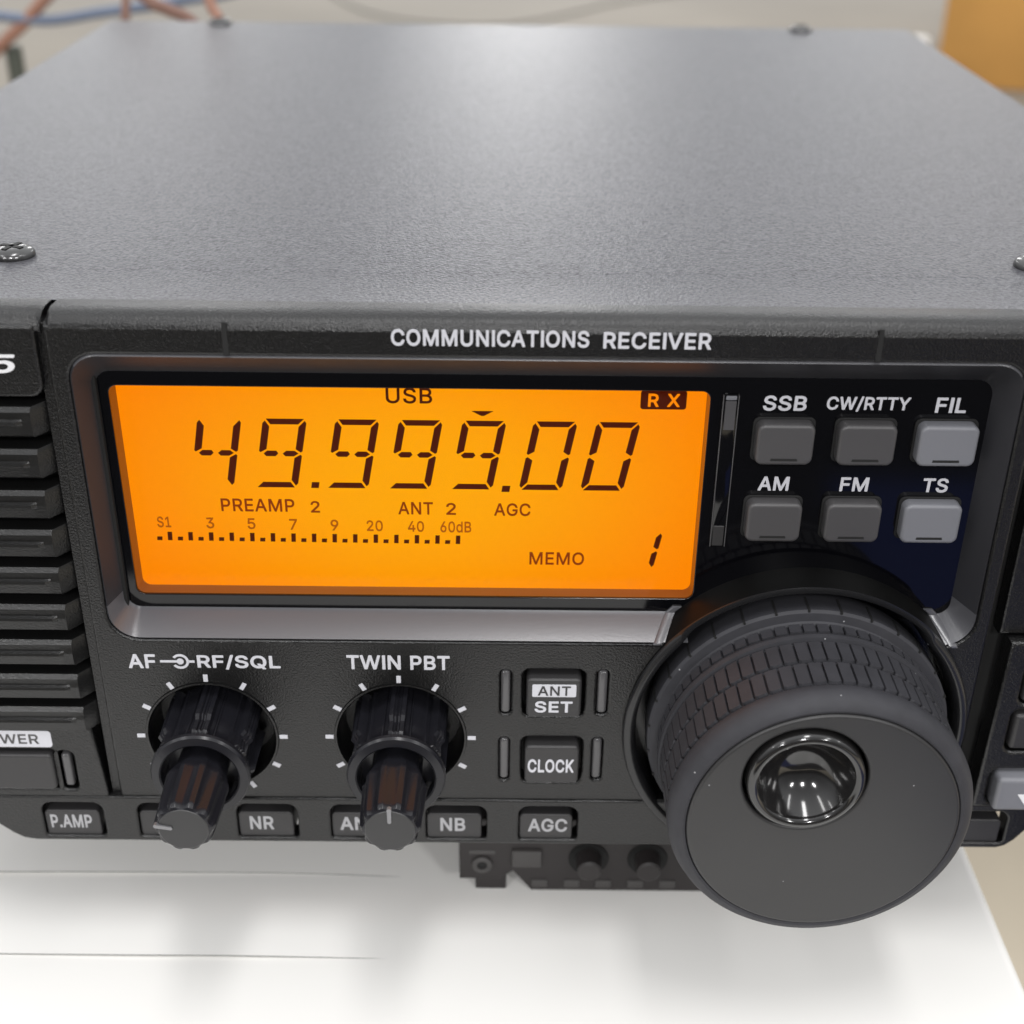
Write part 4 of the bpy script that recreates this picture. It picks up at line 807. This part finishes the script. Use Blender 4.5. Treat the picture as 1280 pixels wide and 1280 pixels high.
# tuning dial
bm = bmesh.new()
def collar(a, r, y):
    if r < 25.2 or r > 27.2: return 0
    d = abs((a-PI/2+PI) % (2*PI)-PI)
    t = max(0.0, min(1.0, (0.86-d)/0.16)); t = t*t*(3-2*t)
    return t*0.8
lathe(bm, DX-0.3, DZ, [(28.0, 7.0), (27.95, 4.9), (27.7, 0.5), (27.62, -0.3)], 192)
lathe(bm, DX-0.3, DZ, [(27.62, -0.3), (27.5, -0.75), (27.1, -1.05), (26.4, -1.1), (26.0, -0.85), (25.5, 0.6), (25.2, 2.5), (24.9, 7.0), (0, 7.1)], 192, mi=1, wob=collar)
link('dial_collar', fix(bm), [M['collar'], M['lip']], rx, smooth=50)
bm = bmesh.new()
lathe(bm, DX, DZ, [(20, 6.0), (23.4, 5.5), (24.0, 3.0), (24.0, -0.9), (23.6, -1.3), (22.3, -1.5), (21.9, -2.0), (21.9, -17.2), (22.4, -17.9), (22.65, -18.4), (22.62, -19.4), (22.2, -20.6), (21.5, -21.4), (20.6, -21.75), (20.2, -21.6), (20.0, -21.2)], 192)
for i in range(30):          # index lines round the flange
    t = bmesh.new(); rbox(t, 23.7, 24.12, -1.25, 2.6, -0.16, 0.16, 0, mi=1)
    bmesh.ops.rotate(t, verts=t.verts[:], cent=(0, 0, 0), matrix=Matrix.Rotation(2*PI*(i+0.35)/30, 3, 'Y'))
    bmesh.ops.translate(t, verts=t.verts[:], vec=(DX*S, 0, DZ*S))
    me = bpy.data.meshes.new('b'); t.to_mesh(me); t.free()
    for f in add_mesh(bm, me): f.material_index = 1
    bpy.data.meshes.remove(me)
dial = link('tuning_dial', fix(bm), [M['rubber'], M['dark']], rx, smooth=35)
bm = bmesh.new()
def pad(a, half, y0, y1, r0, r1, cut):
    """one raised rubber block on the rim"""
    lo, hi = [], []
    outline = [(-half, y1), (half, y1), (half, y0+cut), (half*0.55, y0), (-half*0.55, y0), (-half, y0+cut)]
    for rr, k, lst in ((r0, 1.0, lo), (r1, 0.94, hi)):
        for u, y in outline:
            yc = (y0+y1)/2; yy = yc+(y-yc)*(0.95 if rr == r1 else 1.0); aa = a+u*k/22.3
            lst.append(bm.verts.new(((DX+rr*math.cos(aa))*S, yy*S, (DZ+rr*math.sin(aa))*S)))
    bm.faces.new(hi); n = len(outline)
    for i in range(n): bm.faces.new((lo[i], lo[(i+1) % n], hi[(i+1) % n], hi[i]))
N = 66
for i in range(N):
    a = 2*PI*i/N
    pad(a, 0.93, -11.85, -7.1, 21.85, 22.5, 0.22)
    pad(a+PI/N, 0.93, -17.35, -12.35, 21.85, 22.5, 0.22)
    pad(a, 0.90, -4.5, -2.4, 21.85, 22.5, 0.1)
lathe(bm, DX, DZ, [(21.8, -4.9), (22.6, -5.1), (22.85, -5.8), (22.75, -6.6), (21.8, -6.8)], 192)
link('rubber_grip', fix(bm), M['rubber'], dial, smooth=25)
bm = bmesh.new()
HX, HZ = DX-3.5, DZ+8.5         # finger dimple sits up and left on the face
face_pts = circle(DX, DZ, 20.05, 128)
plate(bm, [face_pts, circle(HX, HZ, 9.05, 96)], -21.95, 3.0, 0.5, res=4)
link('dial_face', fix(bm), M['dialface'], dial, smooth=40)
bm = bmesh.new()
prof = [(9.05, -19.0), (8.65, -20.0), (8.6, -21.9), (8.45, -22.6), (8.1, -23.0), (7.6, -23.1), (7.2, -22.95), (6.95, -22.6)]
for i in range(1, 19):
    r = 6.95*(1-(i/18)**1.6)
    prof.append((r, -22.5+5.2*(1-(r/6.95)**2.7)))
prof[-1] = (0, prof[-1][1])
lathe(bm, HX, HZ, prof, 128)
link('finger_dimple', fix(bm), M['dimple'], dial, smooth=60)

# ------------------------------------------------------------------ small unit under the receiver
dv = thing('small_radio_unit', 'small dark unit with a jack, two knobs and five keys, half hidden under the receiver', 'radio', (0, 0, TZ))
bm = bmesh.new()
o = [(-7.6, 3.0), (-0.4, 3.0), (2.2, 4.9), (5.6, 0.3), (60, 0.3), (66, 5), (66, 17.5), (-7.6, 17.5)]
plate(bm, [o], 10.5, 60, 0.5)
link('case', fix(bm), M['device'], dv, smooth=40)
bm = bmesh.new(); rbox(bm, -4.7, 1.0, 11.2, 18, 0.0, 3.4, 0.3, 2); link('foot', bm, M['device'], dv)
bm = bmesh.new(); rbox(bm, 55, 61, 40, 60, 0.0, 1.0, 0.2, 2); link('foot', bm, M['device'], dv)
bm = bmesh.new(); lathe(bm, -3.45, 6.9, [(1.9, 10.7), (1.85, 10.0), (1.5, 9.8), (0.95, 9.9), (0.85, 10.6), (0, 10.7)], 40)
link('jack', fix(bm), [M['device_key']], dv)
bm = bmesh.new(); lathe(bm, -3.45, 6.9, [(0.95, 10.2), (0, 10.15)], 24); link('jack_hole', fix(bm), M['dark'], dv)
bm = bmesh.new(); rbox(bm, -5.8, -1.0, 10.35, 10.8, 9.2, 10.1, 0.1, 1); link('label_strip', bm, M['device_key'], dv)
bm = bmesh.new(); rbox(bm, 1.9, 7.4, 9.7, 11, 6.6, 10.6, 0.4, 2); link('power_key', bm, M['device_key'], dv)
for x in (15.9, 26.6):
    bm = bmesh.new(); lathe(bm, x, 8.4, [(3.7, 10.7), (3.6, 10.2), (3.2, 10.45), (0, 10.45)], 40)
    w = link('knob', fix(bm), M['dark'], dv)
    bm = bmesh.new(); lathe(bm, x, 8.4, [(2.4, 10.4), (2.2, 7.2), (1.8, 6.9), (0, 6.85)], 32)
    link('knob_cap', fix(bm), M['device'], w)
for x in (7.1, 13.0, 18.8, 24.7, 30.6):
    bm = bmesh.new(); rbox(bm, x-1.5, x+1.5, 10.2, 11, 1.4, 3.2, 0.25, 2); link('key', bm, M['device_key'], dv)

# ------------------------------------------------------------------ behind the receiver
def cable(name, pts, r, m, label):
    bm = bmesh.new(); tube(bm, pts, r)
    return tag(link(name, bm, M[m], smooth=60), label, 'cable', 'cables behind the receiver')
cable('cable', [(-300, 440, 70), (-250, 430, 68), (-214, 420, 67.5), (-194, 420, 66), (-170, 418, 69.8), (-136, 412, 75.5), (-100, 410, 85), (-60, 420, 120), (-30, 450, 220), (-20, 470, 420)], 2.3, 'blue',
      'blue sheathed cable running across behind the left rear corner')
cable('cable', [(-150, 430, 120), (-178, 422, 88), (-194, 420, 74.5), (-204, 420, 65), (-214, 420, 57), (-226, 424, 46), (-245, 436, 22), (-280, 560, -40), (-330, 900, -76)], 2.6, 'orange',
      'thick orange-brown cable running down past the dark post')
cable('cable', [(-128, 330, 150), (-131, 315, 105), (-129, 305, 92), (-128.6, 300, 86), (-127, 290, 70), (-118, 275, 48), (-112, 244, 40)], 1.5, 'brown',
      'thin brown cable dropping straight behind the left rear corner')
cable('cable', [(-150, 330, 150), (-130, 292, 106), (-116, 281, 94.8), (-109, 280, 91.6), (-102, 279, 88.4), (-94, 275, 78), (-88, 262, 60), (-86, 244, 56)], 2.0, 'brown',
      'brown cable slanting down to the rear of the receiver')
cable('cable', [(-108, 310, 190), (-99, 282, 120), (-94, 271, 97), (-91, 268, 91), (-88, 262, 82), (-86, 244, 72)], 1.7, 'orange',
      'slim orange cable plugged in near the left rear screw')
BZ = -80.0
cable('cable', [(-431, 2012, BZ+2), (-300, 1790, BZ+2), (-196, 1502, BZ+2), (-144, 1398, BZ+2), (-91, 1353, BZ+2), (-26, 1339, BZ+2), (26, 1374, BZ+2), (78, 1445, BZ+2), (138, 1534, BZ+2), (261, 1659, BZ+2), (431, 1881, BZ+2)], 1.3, 'grey',
      'thin grey cord looped on the beige bench behind the receiver')
bm = bmesh.new()
lathe(bm, 0, 0, [(0, 0), (6, 0), (6, -3), (3.6, -3.4), (3.6, -134), (3.1, -135), (0, -135)], 32)
fix(bm); bmesh.ops.rotate(bm, verts=bm.verts[:], cent=(0, 0, 0), matrix=Matrix.Rotation(-PI/2, 3, 'X'))
o = link('metal_post', bm, M['post']); o.location = Vector((-212, 424, -80))*S
tag(o, 'short dark metal post standing behind the white table at far left', 'post')

bench = thing('workbench', 'beige workbench behind the white table', 'workbench', (-100, 1350, -760))
bm = bmesh.new(); rbox(bm, -1400, 1500, -385, 1250, 650, 680, 2, 2); link('benchtop', bm, M['benchtop'], bench)
for (x, y) in ((-1350, -340), (1450, -340), (-1350, 1200), (1450, 1200)):
    bm = bmesh.new(); rbox(bm, x-25, x+25, y-25, y+25, 0, 650, 2, 2); link('leg', bm, M['grey'], bench)

box = thing('cardboard_box', 'brown cardboard box on the beige bench behind the right rear corner of the receiver', 'box', (564, 1119, -80))
box.rotation_euler = (0, 0, -0.36)
bm = bmesh.new(); rbox(bm, -152, 152, -120, 120, 0, 240, 2.5, 2); link('carton', bm, M['card'], box)
bm = bmesh.new(); rbox(bm, -25, 25, -120.6, 120.6, 190, 240.6, 0.5, 1); link('tape', bm, mat('packing_tape', (0.40, 0.24, 0.09), 0.25), box)
bm = bmesh.new(); rbox(bm, 338, 352, 1000, 1014, -80, -31, 1.5, 2)
tag(link('foam_block', bm, M['table']), 'small white foam block standing beside the brown cardboard box', 'block')

# ------------------------------------------------------------------ render
scene.render.engine = 'CYCLES'
scene.cycles.use_denoising = True
scene.cycles.max_bounces = 8
